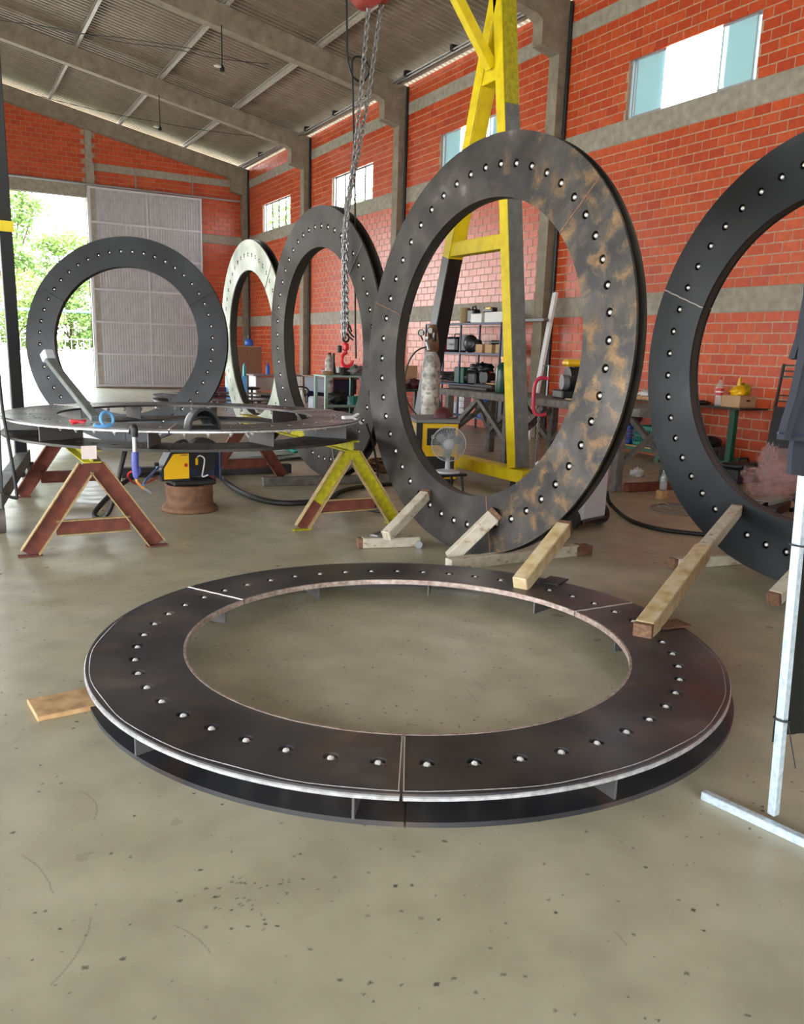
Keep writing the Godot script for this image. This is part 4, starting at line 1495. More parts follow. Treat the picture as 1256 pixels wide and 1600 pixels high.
func build_bench() -> void:
	var base := Vector3(7.65, 0, -9.55)
	var t := thing("workbench", "heavy grey timber workbench with diagonal leg braces", "workbench", at(base))
	for k in 3:
		var g := rel(base)
		g.box(Vector3(7.32 + 0.335 * k, 0.98, -9.55), Vector3(0.325, 0.1, 4.6), 0.008)
		part(t, "plank", g, M.grey_wood)
	for z in [-11.5, -9.9, -7.6]:
		for x in [7.22, 8.05]:
			var g := rel(base)
			g.box(Vector3(x, 0.465, z), Vector3(0.11, 0.93, 0.11), 0.006)
			part(t, "leg", g, M.grey_wood)
	for q in [[-9.9, -9.1], [-9.9, -10.7], [-11.5, -10.7], [-7.6, -8.4], [-11.5, -12.0]]:
		for x in [7.24, 8.03]:
			var g := rel(base)
			g.bar(Vector3(x, 0.34, q[0]), Vector3(x, 0.92, q[1]), 0.07, 0.07, 0.004)
			part(t, "brace", g, M.grey_wood)
	for z in [-11.5, -9.9, -7.6]:
		var g := rel(base)
		g.bar(Vector3(7.22, 0.3, z), Vector3(8.05, 0.85, z), 0.06, 0.06, 0.004)
		part(t, "brace", g, M.grey_wood)
	# green gas bottle on the bench
	var p := Vector3(7.45, 1.03, -10.4)
	t = thing("gas_bottle", "dark green gas bottle standing on the timber workbench", "gas bottle", at(p))
	var g := Geo.new()
	g.lathe([Vector2(0, 0), Vector2(0.1, 0), Vector2(0.105, 0.02), Vector2(0.105, 0.33), Vector2(0.09, 0.4), Vector2(0.05, 0.44), Vector2(0.03, 0.45)], 20, Transform3D(), true)
	part(t, "body", g, M.bottle_green)
	g = Geo.new()
	g.lathe([Vector2(0.03, 0.44), Vector2(0.03, 0.5), Vector2(0.045, 0.5), Vector2(0.045, 0.53), Vector2(0, 0.53)], 12)
	part(t, "valve", g, M.copper)
	# cut-off machine: black body with a yellow cap, seen past the ring
	p = Vector3(7.7, 1.03, -9.05)
	t = thing("bench_grinder", "black bench machine with a yellow top cover on the workbench", "machine", at(p, -20))
	part(t, "base", bx(Vector3(0, 0.06, 0), Vector3(0.5, 0.12, 0.4), 0.02), M.black_plastic)
	g = Geo.new()
	g.cyl(Vector3(-0.12, 0.26, 0), Vector3(0.3, 0.26, 0), 0.17, 0.15, 20)
	part(t, "motor", g, M.black_plastic)
	g = Geo.new()
	g.cyl(Vector3(-0.2, 0.22, 0.02), Vector3(-0.12, 0.22, 0.02), 0.1, -1, 18)
	part(t, "grey_cover", g, M.mid_grey)
	g = Geo.new()
	g.box(Vector3(0, 0.48, 0), Vector3(0.36, 0.09, 0.2), 0.03)
	part(t, "cap", g, M.yellow_plastic, "yellow cap")
	part(t, "column", bx(Vector3(0, 0.4, 0), Vector3(0.14, 0.1, 0.12), 0.02), M.black_plastic)
	solo("tool_case", "small blue tool case on the workbench beside the yellow capped machine", "case", bx(Vector3(0, 0.06, 0), Vector3(0.2, 0.12, 0.16), 0.015), M.crate_blue, at(Vector3(7.55, 1.03, -8.55), 10))
	# big red C-clamp biting the bench edge
	p = on_x(834, 620, 7.0)
	var R := Vector3(0.87, 0, 0.49)
	t = thing("c_clamp", "large pinkish red C-clamp on the edge of the workbench", "clamp", at(p))
	g = Geo.new()
	g.tube(curve_points([R * 0.19 + Vector3(0, 0.24, 0), R * 0.08 + Vector3(0, 0.25, 0), R * 0.02 + Vector3(0, 0.2, 0), Vector3(0, 0.1, 0), Vector3(0, -0.1, 0), R * 0.02 + Vector3(0, -0.2, 0), R * 0.08 + Vector3(0, -0.24, 0), R * 0.18 + Vector3(0, -0.22, 0)], 4), 0.026, 8)
	part(t, "frame", g, M.pink_red)
	g = Geo.new()
	g.cyl(R * 0.17 + Vector3(0, 0.42, 0), R * 0.17 + Vector3(0, 0.02, 0), 0.012, -1, 8)
	g.cyl(R * 0.09 + Vector3(0, 0.41, 0), R * 0.25 + Vector3(0, 0.41, 0), 0.008, -1, 8)
	part(t, "screw", g, M.chain_steel)
	p = on_x(842, 640, 7.05)
	g = Geo.new()
	chain(g, [Vector3(0.02, 0.0, -0.02), Vector3(0.01, -0.85, 0.0)], 0.05, 0.007)
	solo("hanging_chain", "thin chain hanging in front of the workbench legs", "chain", g, M.chain_steel, at(p))
	g = Geo.new()
	g.box(Vector3(0, 0.02, 0), Vector3(0.3, 0.02, 0.05), 0.004, Basis(Vector3.UP, 1.4))
	solo("file", "wooden-handled file on the edge of the workbench", "file", g, M.flange_edge, at(Vector3(7.25, 1.03, -8.55)))
	g = Geo.new()
	g.box(Vector3(0, 0.03, 0), Vector3(0.3, 0.05, 1.1), 0.01)
	g.box(Vector3(0.1, 0.07, 0.2), Vector3(0.15, 0.05, 0.5), 0.01)
	solo("steel_profile", "dark steel offcuts stacked along the workbench top", "offcut", g, M.dark_steel, at(Vector3(7.55, 1.03, -11.3)))


func build_shelf() -> void:
	var x0 := 9.82
	var x1 := 10.3
	var z0 := -13.85
	var z1 := -16.75
	var base := Vector3((x0 + x1) / 2, 0, (z0 + z1) / 2)
	var t := thing("shelf_rack", "steel shelf rack full of tools against the brick wall", "shelf", at(base))
	for z in [z0, (z0 + z1) / 2, z1]:
		for x in [x0, x1]:
			var g := rel(base)
			g.box(Vector3(x, 1.1, z), Vector3(0.035, 2.2, 0.035), 0.003)
			part(t, "upright", g, M.shelf_blue)
	for y in [0.3, 0.95, 1.6, 2.2]:
		var g := rel(base)
		g.box(Vector3((x0 + x1) / 2, y, (z0 + z1) / 2), Vector3(x1 - x0, 0.02, z0 - z1), 0.003)
		g.box(Vector3(x0, y - 0.012, (z0 + z1) / 2), Vector3(0.02, 0.04, z0 - z1), 0.003)
		part(t, "shelf_board", g, M.shelf_blue)
	var x := 9.98
	var put := func(u: float, y: float) -> Vector3:
		var p := on_x(u, 500, x)
		return Vector3(x, y, p.z)
	# top shelf
	var y := 2.21
	t = thing("paint_can", "round pale yellow can on the top shelf of the rack", "can", at(put.call(726, y)))
	var g := Geo.new()
	g.lathe([Vector2(0, 0), Vector2(0.11, 0), Vector2(0.11, 0.32), Vector2(0.1, 0.32), Vector2(0.1, 0.31), Vector2(0, 0.31)], 18)
	part(t, "body", g, M.flange_edge)
	t = thing("jerrycan", "black jerrycan on the top shelf beside the pale can", "can", at(put.call(740, y)))
	part(t, "body", bx(Vector3(0, 0.14, 0), Vector3(0.2, 0.28, 0.24), 0.03), M.black_plastic)
	g = Geo.new()
	g.tube([Vector3(0, 0.27, -0.07), Vector3(0, 0.33, -0.05), Vector3(0, 0.34, 0.05), Vector3(0, 0.27, 0.08)], 0.018)
	part(t, "handle", g, M.black_plastic)
	solo("white_box", "small white box on the top shelf beside the jerrycan", "box", bx(Vector3(0, 0.09, 0), Vector3(0.3, 0.18, 0.4)), M.white_paint, at(put.call(753, y)))
	solo("white_box", "long white box on the top shelf behind the gantry leg", "box", bx(Vector3(0, 0.1, 0), Vector3(0.3, 0.2, 0.62)), M.white_paint, at(put.call(780, y)))
	t = thing("hand_saw", "yellow and black power tool lying on the white boxes", "tool", at(put.call(765, y + 0.2)))
	part(t, "body", bx(Vector3(0, 0.05, 0), Vector3(0.14, 0.1, 0.34), 0.02), M.black_plastic)
	part(t, "cover", bx(Vector3(-0.02, 0.08, 0.02), Vector3(0.12, 0.06, 0.2), 0.015), M.yellow_plastic)
	g = Geo.new()
	g.bar(Vector3(0, 0.03, -0.35), Vector3(0, 0.03, 0.35), 0.12, 0.06, 0.006)
	solo("steel_profile", "grey steel bar lying on the top shelf beside the column", "bar", g, M.mid_grey, at(put.call(835, y)))
	# second shelf
	y = 1.61
	t = thing("inverter", "small red machine on the middle shelf", "machine", at(put.call(698, y)))
	part(t, "body", bx(Vector3(0, 0.16, 0), Vector3(0.3, 0.32, 0.22), 0.03), M.red)
	part(t, "front", bx(Vector3(-0.155, 0.15, 0), Vector3(0.01, 0.22, 0.16)), M.mid_grey)
	t = thing("inverter", "black machine with handle beside the small red one on the shelf", "machine", at(put.call(716, y)))
	part(t, "body", bx(Vector3(0, 0.16, 0), Vector3(0.34, 0.32, 0.4), 0.05), M.black_plastic)
	part(t, "badge", bx(Vector3(-0.175, 0.16, 0.03), Vector3(0.006, 0.04, 0.16)), M.maroon)
	g = Geo.new()
	g.tube([Vector3(0, 0.3, -0.13), Vector3(0, 0.38, -0.1), Vector3(0, 0.38, 0.1), Vector3(0, 0.3, 0.13)], 0.016)
	part(t, "handle", g, M.black_plastic)
	t = thing("face_shield", "grey and black welding face shield on the shelf", "welding mask", at(put.call(737, y)))
	g = Geo.new()
	g.ball(Vector3(0, 0.18, 0), Vector3(0.14, 0.19, 0.2), 14, 9)
	part(t, "shell", g, M.black_plastic)
	g = Geo.new()
	g.cyl(Vector3(-0.06, 0.04, -0.14), Vector3(-0.06, 0.36, -0.14), 0.1, 0.09, 14)
	part(t, "visor", g, M.mid_grey)
	for q in [[759, 0.24, "cardboard box on the shelf beside the face shield"], [774, 0.24, "cardboard box in the middle of the tool shelf"], [790, 0.22, "pale cardboard box beside the gantry leg on the shelf"]]:
		solo("cardboard_box", q[2], "box", bx(Vector3(0, 0.085, 0), Vector3(0.28, 0.17, q[1])), M.cardboard, at(put.call(q[0], y)))
	t = thing("angle_grinder", "black angle grinder lying on the cardboard boxes", "grinder", at(put.call(778, y + 0.17)))
	g = Geo.new()
	g.cyl(Vector3(0, 0.045, -0.16), Vector3(0, 0.045, 0.12), 0.04, 0.035, 12)
	g.cyl(Vector3(0, 0.0, -0.2), Vector3(0, 0.07, -0.2), 0.05, -1, 14)
	part(t, "body", g, M.black_plastic)
	g = Geo.new()
	g.cyl(Vector3(0, 0.02, -0.2), Vector3(0, 0.03, -0.2), 0.075, -1, 16)
	part(t, "guard", g, M.bare_steel)
	# third shelf
	y = 0.96
	var tangle := func(called: String, label: String, at_: Vector3, m: Material, size: float, seed_: int):
		var r := RandomNumberGenerator.new()
		r.seed = seed_
		var pts := []
		for k in 16:
			var a := k * 1.9
			pts.append(Vector3(cos(a) * size * 0.35 + r.randf_range(-1, 1) * size * 0.12, 0.03 + size * 0.5 * k / 16.0 * r.randf_range(0.6, 1.0), sin(a) * size * 0.5 + r.randf_range(-1, 1) * size * 0.1))
		var gg := Geo.new()
		gg.tube(curve_points(pts, 4), 0.018, 6)
		solo(called, label, "cable", gg, m, at(at_))
	tangle.call("cable_bundle", "tangled black cable bundle on the third shelf", put.call(703, y), M.black_rubber, 0.5, 1)
	tangle.call("cable_bundle", "tangled black hose bundle beside the green case", put.call(716, y), M.black_rubber, 0.42, 2)
	solo("tool_case", "dark green tool case on the third shelf", "case", bx(Vector3(0, 0.17, 0), Vector3(0.3, 0.34, 0.36), 0.02), M.dark_green, at(put.call(729, y)))
	t = thing("drill_press", "dark hand tools heap with a black drill on the third shelf", "tool", at(put.call(748, y)))
	part(t, "body", bx(Vector3(0, 0.12, 0), Vector3(0.24, 0.24, 0.3), 0.03), M.dark_steel)
	g = Geo.new()
	g.cyl(Vector3(-0.05, 0.3, -0.2), Vector3(-0.05, 0.3, 0.25), 0.05, 0.03, 12)
	part(t, "barrel", g, M.black_plastic)
	t = thing("circular_saw", "dark circular saw on the third shelf", "tool", at(put.call(766, y)))
	g = Geo.new()
	g.cyl(Vector3(-0.1, 0.16, 0), Vector3(0.0, 0.16, 0), 0.15, -1, 20)
	part(t, "guard", g, M.dark_steel)
	part(t, "motor", bx(Vector3(0.05, 0.18, 0.0), Vector3(0.2, 0.16, 0.2), 0.03), M.black_plastic)
	g = Geo.new()
	g.tube([Vector3(0, 0.25, 0.1), Vector3(0, 0.34, 0.08), Vector3(0, 0.36, -0.06), Vector3(0, 0.28, -0.1)], 0.02)
	part(t, "handle", g, M.red)
	solo("wood_block", "light wood block lying on the third shelf", "block", bx(Vector3(0, 0.03, 0), Vector3(0.2, 0.06, 0.7)), M.rough_wood, at(put.call(780, y)))
	solo("hose_heap", "dark heap of hoses hanging beside the face shield on the shelf", "hose", crumple(Vector3(0.1, 0.1, 0.16), 81, 0.4), M.black_rubber, at(put.call(747, 1.75)))
	solo("glove_heap", "dark heap of work gloves at the end of the third shelf", "gloves", crumple(Vector3(0.14, 0.1, 0.3), 82, 0.5), M.black_plastic, at(put.call(757, y + 0.34)))
	solo("leather_apron", "dark folded apron beside the green case on the third shelf", "apron", crumple(Vector3(0.12, 0.1, 0.18), 83, 0.3), M.dark_steel, at(put.call(739, y + 0.14)))
	# bottom shelf
	y = 0.31
	for k in 3:
		solo("metal_tin", ["lowest shiny square tin of the stack on the bottom shelf", "middle shiny square tin of the stack on the bottom shelf", "topmost shiny square tin of the stack on the bottom shelf"][k], "tin", bx(Vector3(0, 0.07, 0), Vector3(0.2, 0.135, 0.2), 0.01), M.ground_edge, at(put.call(732, y + 0.14 * k)), "tins stacked on the bottom shelf")
	t = thing("spray_gun", "small yellow and black tool on the bottom shelf", "tool", at(put.call(727, y + 0.42)))
	part(t, "body", bx(Vector3(0, 0.08, 0), Vector3(0.12, 0.16, 0.1), 0.02), M.yellow_plastic)
	part(t, "base", bx(Vector3(0, 0.01, 0), Vector3(0.16, 0.02, 0.16)), M.black_plastic)
	solo("blue_drum", "small blue drum on the bottom shelf", "drum", lathed([Vector2(0, 0), Vector2(0.14, 0), Vector2(0.14, 0.36), Vector2(0.12, 0.38), Vector2(0, 0.38)], 18), M.blue, at(put.call(764, y)))
	solo("plastic_bottle", "pale plastic bottle on the bottom shelf", "bottle", lathed([Vector2(0, 0), Vector2(0.06, 0), Vector2(0.06, 0.2), Vector2(0.02, 0.26), Vector2(0.02, 0.3), Vector2(0, 0.3)], 14), M.light_plastic, at(put.call(718, y)))


func lathed(prof: Array, seg := 16, smooth := false) -> Geo:
	var g := Geo.new()
	g.lathe(prof, seg, Transform3D(), smooth)
	return g


func gas_cylinder(label: String, p: Vector3, r: float, h: float, m: Material, group := "") -> Node3D:
	var t := thing("gas_cylinder", label, "gas cylinder", at(p), group)
	part(t, "body", lathed([Vector2(0, 0), Vector2(r * 0.9, 0), Vector2(r, 0.03), Vector2(r, h - 0.22), Vector2(r * 0.97, h - 0.16), Vector2(r * 0.82, h - 0.09), Vector2(r * 0.5, h - 0.03), Vector2(r * 0.34, h)], 24, true), m)
	part(t, "neck", lathed([Vector2(r * 0.36, h - 0.01), Vector2(r * 0.36, h + 0.05), Vector2(0, h + 0.05)], 14), M.dark_steel)
	return t


func build_weld_corner() -> void:
	# tall gas cylinder with open cap guard, valve and gauges
	var p := Vector3(5.62, 0.0, -9.42)
	var t := gas_cylinder("tall scuffed grey gas cylinder with two pressure gauges", p, 0.118, 1.62, M.cylinder_paint)
	var g := Geo.new()
	g.lathe([Vector2(0.075, 1.6), Vector2(0.09, 1.66), Vector2(0.088, 1.72), Vector2(0.06, 1.74)], 16)
	for a in [0.3, 2.4, 4.5]:
		g.bar(Vector3(cos(a) * 0.075, 1.72, sin(a) * 0.075), Vector3(cos(a) * 0.06, 1.86, sin(a) * 0.06), 0.04, 0.02, 0.004)
	g.lathe([Vector2(0.06, 1.84), Vector2(0.062, 1.9), Vector2(0.03, 1.94), Vector2(0, 1.94)], 14)
	part(t, "cap_guard", g, M.rim_rust, "open rusty cap guard")
	g = Geo.new()
	g.cyl(Vector3(0, 1.76, 0), Vector3(-0.12, 1.77, 0.06), 0.022, -1, 10)
	g.cyl(Vector3(-0.12, 1.72, 0.06), Vector3(-0.1, 1.62, 0.09), 0.024, -1, 10)
	part(t, "regulator", g, M.chain_steel)
	for q in [Vector3(-0.2, 1.83, 0.05), Vector3(-0.1, 1.86, 0.1)]:
		g = Geo.new()
		g.cyl(q, q + Vector3(-0.012, 0, 0.03), 0.042, -1, 16)
		g.cyl(q - Vector3(0, 0.04, 0), q - Vector3(-0.03, 0.09, 0), 0.01, -1, 8)
		var o := part(t, "gauge", g, M.dark_steel)
		g = Geo.new()
		g.cyl(q + Vector3(-0.012, 0, 0.031), q + Vector3(-0.0125, 0, 0.033), 0.034, -1, 16)
		part(o, "dial", g, M.white_paint)
	g = Geo.new()
	var hp := []
	for q in [Vector3(-0.13, 1.66, 0.08), Vector3(-0.26, 1.6, 0.05), Vector3(-0.34, 1.45, 0.0), Vector3(-0.36, 1.2, -0.05), Vector3(-0.3, 0.95, -0.05), Vector3(-0.18, 0.8, -0.02)]:
		hp.append(q)
	g.tube(curve_points(hp, 5), 0.01, 6)
	part(t, "hose", g, M.black_rubber)
	# yellow wire-feed welder
	var W := Vector3(5.2, 0, -8.62)
	t = thing("welder", "yellow cabinet welder with black front behind the desk fan", "welding machine", at(W, -18))
	part(t, "cabinet", bx(Vector3(0, 0.46, -0.1), Vector3(0.5, 0.66, 0.7), 0.015), M.yellow_panel)
	part(t, "lid", bx(Vector3(0, 0.81, -0.1), Vector3(0.52, 0.05, 0.74), 0.012), M.mid_grey)
	part(t, "front_panel", bx(Vector3(0.04, 0.63, 0.257), Vector3(0.34, 0.2, 0.016)), M.black_plastic)
	part(t, "corner_post", bx(Vector3(-0.22, 0.55, 0.25), Vector3(0.07, 0.5, 0.04), 0.01), M.black_plastic)
	part(t, "lower_panel", bx(Vector3(0.04, 0.28, 0.257), Vector3(0.34, 0.24, 0.016)), M.dark_steel)
	g = Geo.new()
	for k in 5:
		g.box(Vector3(0.04, 0.19 + 0.045 * k, 0.268), Vector3(0.28, 0.012, 0.01))
	part(t, "vent_slats", g, M.black_plastic)
	var txt := TextMesh.new()
	txt.text = "G"
	txt.font_size = 10
	txt.pixel_size = 0.006
	txt.depth = 0.002
	var tm := MeshInstance3D.new()
	tm.mesh = txt
	tm.material_override = M.white_paint
	tm.name = "lettering"
	tm.position = Vector3(-0.06, 0.63, 0.267)
	t.add_child(tm, true)
	for s in [-1, 1]:
		g = Geo.new()
		g.cyl(Vector3(s * 0.24, 0.1, -0.35), Vector3(s * 0.29, 0.1, -0.35), 0.1, -1, 20)
		part(t, "wheel", g, M.black_rubber)
		g = Geo.new()
		g.cyl(Vector3(s * 0.2 - 0.02, 0.06, 0.15), Vector3(s * 0.2 + 0.02, 0.06, 0.15), 0.06, -1, 16)
		g.box(Vector3(s * 0.2, 0.1, 0.15), Vector3(0.06, 0.06, 0.08))
		part(t, "caster", g, M.black_rubber)
	part(t, "chassis", bx(Vector3(0, 0.12, -0.1), Vector3(0.46, 0.03, 0.66)), M.dark_steel)
	# maroon cap lying on the welder
	t = thing("work_hat", "crumpled maroon hat lying on the yellow welder", "hat", at(W + Vector3(0.1, 0.835, 0.05)))
	g = Geo.new()
	g.ball(Vector3(0, 0.0, 0), Vector3(0.11, 0.13, 0.12), 12, 6, 0, 90)
	part(t, "crown", g, M.maroon)
	g = Geo.new()
	g.ball(Vector3(0.06, 0.006, 0.1), Vector3(0.09, 0.012, 0.08), 12, 4)
	part(t, "peak", g, M.black_plastic)
	# desk fan on a low stool
	var S := Vector3(4.86, 0, -7.72)
	t = thing("stool", "low black stool under the desk fan", "stool", at(S))
	part(t, "seat", bx(Vector3(0, 0.3, 0), Vector3(0.34, 0.03, 0.3), 0.01), M.black_plastic)
	for q in [[-1, -1], [1, -1], [1, 1], [-1, 1]]:
		g = Geo.new()
		g.cyl(Vector3(q[0] * 0.15, 0, q[1] * 0.13), Vector3(q[0] * 0.12, 0.29, q[1] * 0.1), 0.014, -1, 8)
		part(t, "leg", g, M.black_plastic)
	t = thing("desk_fan", "grey plastic desk fan with round wire guard", "fan", at(S + Vector3(0, 0.315, 0), -30))
	g = Geo.new()
	g.lathe([Vector2(0, 0), Vector2(0.135, 0), Vector2(0.13, 0.02), Vector2(0.06, 0.035), Vector2(0.0, 0.04)], 24)
	part(t, "base", g, M.light_plastic)
	g = Geo.new()
	g.cyl(Vector3(0, 0.03, 0), Vector3(0, 0.25, -0.01), 0.03, 0.02, 14)
	part(t, "stem", g, M.light_plastic)
	var hub := Vector3(0, 0.315, 0.02)
	g = Geo.new()
	g.ball(hub + Vector3(0, 0, 0.05), Vector3(0.065, 0.065, 0.04), 18, 8)
	g.cyl(hub + Vector3(0, 0, -0.1), hub, 0.05, 0.06, 18)
	part(t, "motor", g, M.light_plastic)
	g = Geo.new()
	g.torus(hub + Vector3(0, 0, 0.02), Vector3(0, 0, 1), 0.185, 0.006, 40, 6)
	for k in 60:
		var a := TAU * k / 60.0
		var d := Vector3(cos(a), sin(a), 0)
		g.tube([hub + d * 0.06 + Vector3(0, 0, 0.065), hub + d * 0.13 + Vector3(0, 0, 0.06), hub + d * 0.185 + Vector3(0, 0, 0.02)], 0.0022, 4)
		g.tube([hub + d * 0.06 + Vector3(0, 0, -0.04), hub + d * 0.14 + Vector3(0, 0, -0.03), hub + d * 0.185 + Vector3(0, 0, 0.02)], 0.0015, 4)
	part(t, "guard", g, M.light_plastic)
	for k in 3:
		g = Geo.new()
		var a := TAU * k / 3.0
		var pts := []
		for j in 7:
			var b := a + 0.9 * j / 6.0
			pts.append([hub + Vector3(cos(b) * 0.05, sin(b) * 0.05, 0.012), hub + Vector3(cos(b) * (0.1 + 0.06 * sin(PI * (j + 0.6) / 7.0)), sin(b) * (0.1 + 0.06 * sin(PI * (j + 0.6) / 7.0)), 0.0 + 0.02 * j / 6.0)])
		for j in 6:
			g.face([pts[j][0], pts[j][1], pts[j + 1][1], pts[j + 1][0]], hub - Vector3(0, 0, 1))
		part(t, "blade", g, M.grey_paint)
	# coil of rope behind the ring
	g = Geo.new()
	for k in 5:
		g.torus(Vector3(0, 0.25 + 0.035 * k, 0), Vector3(0.1 * (k % 2), 1, 0.08), 0.2 + 0.01 * k, 0.018, 24, 6)
	solo("rope_coil", "coil of old brown rope beside the gas cylinder", "rope", g, M.rim_rust, at(Vector3(5.1, -0.22, -9.6)))
	# the grey portable welder with black wheels behind the stained ring
	W = Vector3(5.35, 0, -6.25)
	t = thing("welder", "pale grey cabinet welder on black wheels behind the stained ring", "welding machine", at(W, 15))
	part(t, "cabinet", bx(Vector3(0, 0.34, 0), Vector3(0.4, 0.5, 0.6), 0.02), M.light_plastic)
	part(t, "chassis", bx(Vector3(0, 0.075, 0), Vector3(0.42, 0.04, 0.64), 0.006), M.black_plastic)
	for s in [-1, 1]:
		g = Geo.new()
		g.cyl(Vector3(s * 0.22, 0.1, 0.2), Vector3(s * 0.27, 0.1, 0.2), 0.1, -1, 22)
		var o := part(t, "wheel", g, M.black_rubber)
		g = Geo.new()
		g.cyl(Vector3(s * 0.22, 0.1, 0.2), Vector3(s * 0.275, 0.1, 0.2), 0.045, -1, 16)
		part(o, "hub", g, M.black_plastic)
		g = Geo.new()
		g.cyl(Vector3(s * 0.2, 0.055, -0.22), Vector3(s * 0.24, 0.055, -0.22), 0.055, -1, 16)
		part(t, "wheel", g, M.black_rubber)


func crate(label: String, p: Vector3, s: Vector3, m: Material, turn := 0.0) -> void:
	var t := thing("plastic_crate", label, "crate", at(p, turn))
	var g := Geo.new()
	var w := 0.012
	g.box(Vector3(0, 0.008, 0), Vector3(s.x, 0.016, s.z))
	part(t, "floor", g, m)
	for side in 4:
		var along := s.z if side % 2 == 0 else s.x
		var off := s.x / 2 if side % 2 == 0 else s.z / 2
		var b := Basis(Vector3.UP, PI / 2 * side)
		g = Geo.new(Transform3D(b, b * Vector3(off - w / 2, 0, 0)))
		g.box(Vector3(0, s.y - 0.03, 0), Vector3(w * 1.6, 0.06, along), 0.003)
		g.box(Vector3(0, 0.03, 0), Vector3(w, 0.06, along))
		g.box(Vector3(0, s.y * 0.5, 0), Vector3(w, 0.02, along))
		var n := int(along / 0.045)
		for k in n + 1:
			g.box(Vector3(0, s.y / 2, -along / 2 + along * k / n), Vector3(w * 0.8, s.y - 0.04, 0.014))
		part(t, "side", g, m)


func build_side_table() -> void:
	var x0 := 9.92
	var x1 := 10.5
	var z0 := -8.1
	var z1 := -11.3
	var y := 0.95
	var base := Vector3((x0 + x1) / 2, 0, (z0 + z1) / 2)
	var t := thing("work_table", "long work table with green legs against the brick wall", "table", at(base))
	var g := rel(base)
	g.box(Vector3((x0 + x1) / 2, y - 0.012, (z0 + z1) / 2), Vector3(x1 - x0, 0.024, z0 - z1), 0.003)
	part(t, "tabletop", g, M.dark_steel)
	for q in [[x0 + 0.06, z0 - 0.15], [x0 + 0.06, z1 + 0.1], [x1 - 0.1, z1 + 0.1], [x0 + 0.06, -9.6], [x1 - 0.1, -9.6]]:
		g = rel(base)
		g.box(Vector3(q[0], (y - 0.024) / 2, q[1]), Vector3(0.09, y - 0.024, 0.09), 0.004)
		part(t, "leg", g, M.dark_green)
	g = rel(base)
	g.box(Vector3(x0 + 0.06, 0.16, (z0 + z1) / 2), Vector3(0.06, 0.06, z0 - z1 - 0.3), 0.004)
	g.box(Vector3(x1 - 0.1, 0.16, (z0 + z1) / 2), Vector3(0.06, 0.06, z0 - z1 - 0.3), 0.004)
	part(t, "rail", g, M.dark_green)
	g = rel(base)
	g.box(Vector3((x0 + x1) / 2, 0.205, -10.3), Vector3(x1 - x0, 0.022, 1.9), 0.003)
	part(t, "lower_board", g, M.rough_wood)
	g = rel(base)
	g.box(Vector3(x0 + 0.15, y + 0.03, -10.2), Vector3(0.3, 0.06, 1.6), 0.006)
	part(t, "edge_plank", g, M.rough_wood, "light wood plank along the edge")
	crate("teal plastic crate under the work table", Vector3(10.15, 0.216, -9.95), Vector3(0.4, 0.32, 0.42), M.crate_green)
	crate("blue plastic crate under the work table beside the teal one", Vector3(10.15, 0.216, -10.5), Vector3(0.4, 0.3, 0.5), M.crate_blue)
	crate("grey plastic crate on the floor under the work table end", Vector3(10.22, 0.0, -8.85), Vector3(0.42, 0.34, 0.42), M.crate_grey)
	g = Geo.new()
	g.ball(Vector3(0, 0.05, 0), Vector3(0.22, 0.1, 0.18), 12, 7)
	solo("dark_cloth", "dark cloth heaped in the grey crate", "cloth", g, M.black_rubber, at(Vector3(10.22, 0.34, -8.85)))
	g = Geo.new()
	g.ball(Vector3(0, 0.06, 0), Vector3(0.18, 0.1, 0.2), 12, 7)
	solo("red_sack", "dark red sack lying on the blue crate", "sack", g, M.maroon, at(Vector3(10.15, 0.56, -10.45)))
	# on the table
	var P := func(u: float, w: float) -> Vector3: return on_level(u, w, y)
	var b := Vector3(10.06, y, -8.62)
	t = thing("soda_bottle", "clear plastic soda bottle with red label and cap on the work table", "bottle", at(b))
	var clear := flat_mat("clear_plastic", Color(0.8, 0.86, 0.86, 0.3), 0.1)
	clear.transparency = BaseMaterial3D.TRANSPARENCY_ALPHA
	part(t, "body", lathed([Vector2(0.0, 0.0), Vector2(0.05, 0.0), Vector2(0.056, 0.02), Vector2(0.054, 0.12), Vector2(0.056, 0.25), Vector2(0.045, 0.31), Vector2(0.018, 0.36), Vector2(0.015, 0.39)], 18, true), clear)
	part(t, "label", lathed([Vector2(0.0565, 0.16), Vector2(0.0575, 0.165), Vector2(0.0575, 0.255), Vector2(0.056, 0.26)], 18), M.red)
	part(t, "label_band", lathed([Vector2(0.0578, 0.2), Vector2(0.0582, 0.201), Vector2(0.0582, 0.218), Vector2(0.0578, 0.219)], 18), M.white_paint)
	part(t, "cap", lathed([Vector2(0.018, 0.385), Vector2(0.018, 0.415), Vector2(0, 0.415)], 12), M.red)
	t = thing("cardboard_box", "low cardboard carton behind the soda bottle", "box", at(Vector3(10.25, y, -8.42), 8))
	part(t, "carton", bx(Vector3(0, 0.085, 0), Vector3(0.42, 0.17, 0.3)), M.cardboard)
	part(t, "printed_band", bx(Vector3(-0.0, 0.1, 0.1525), Vector3(0.1, 0.025, 0.001)), M.black_plastic)
	t = thing("plastic_bag", "knotted bright yellow plastic bag on the cardboard carton", "bag", at(Vector3(10.2, y + 0.22, -8.4)))
	g = crumple(Vector3(0.11, 0.08, 0.1), 3, 0.3)
	part(t, "bag", g, M.yellow_plastic)
	g = Geo.new()
	g.cyl(Vector3(0, 0.1, 0), Vector3(-0.02, 0.2, 0.01), 0.03, 0.012, 8)
	g.cyl(Vector3(0, 0.12, 0), Vector3(0.05, 0.19, -0.01), 0.02, 0.01, 8)
	part(t, "knot", g, M.yellow_plastic)
	t = thing("plastic_bag", "second yellow plastic bag beside the knotted one", "bag", at(Vector3(10.36, y + 0.24, -8.45)))
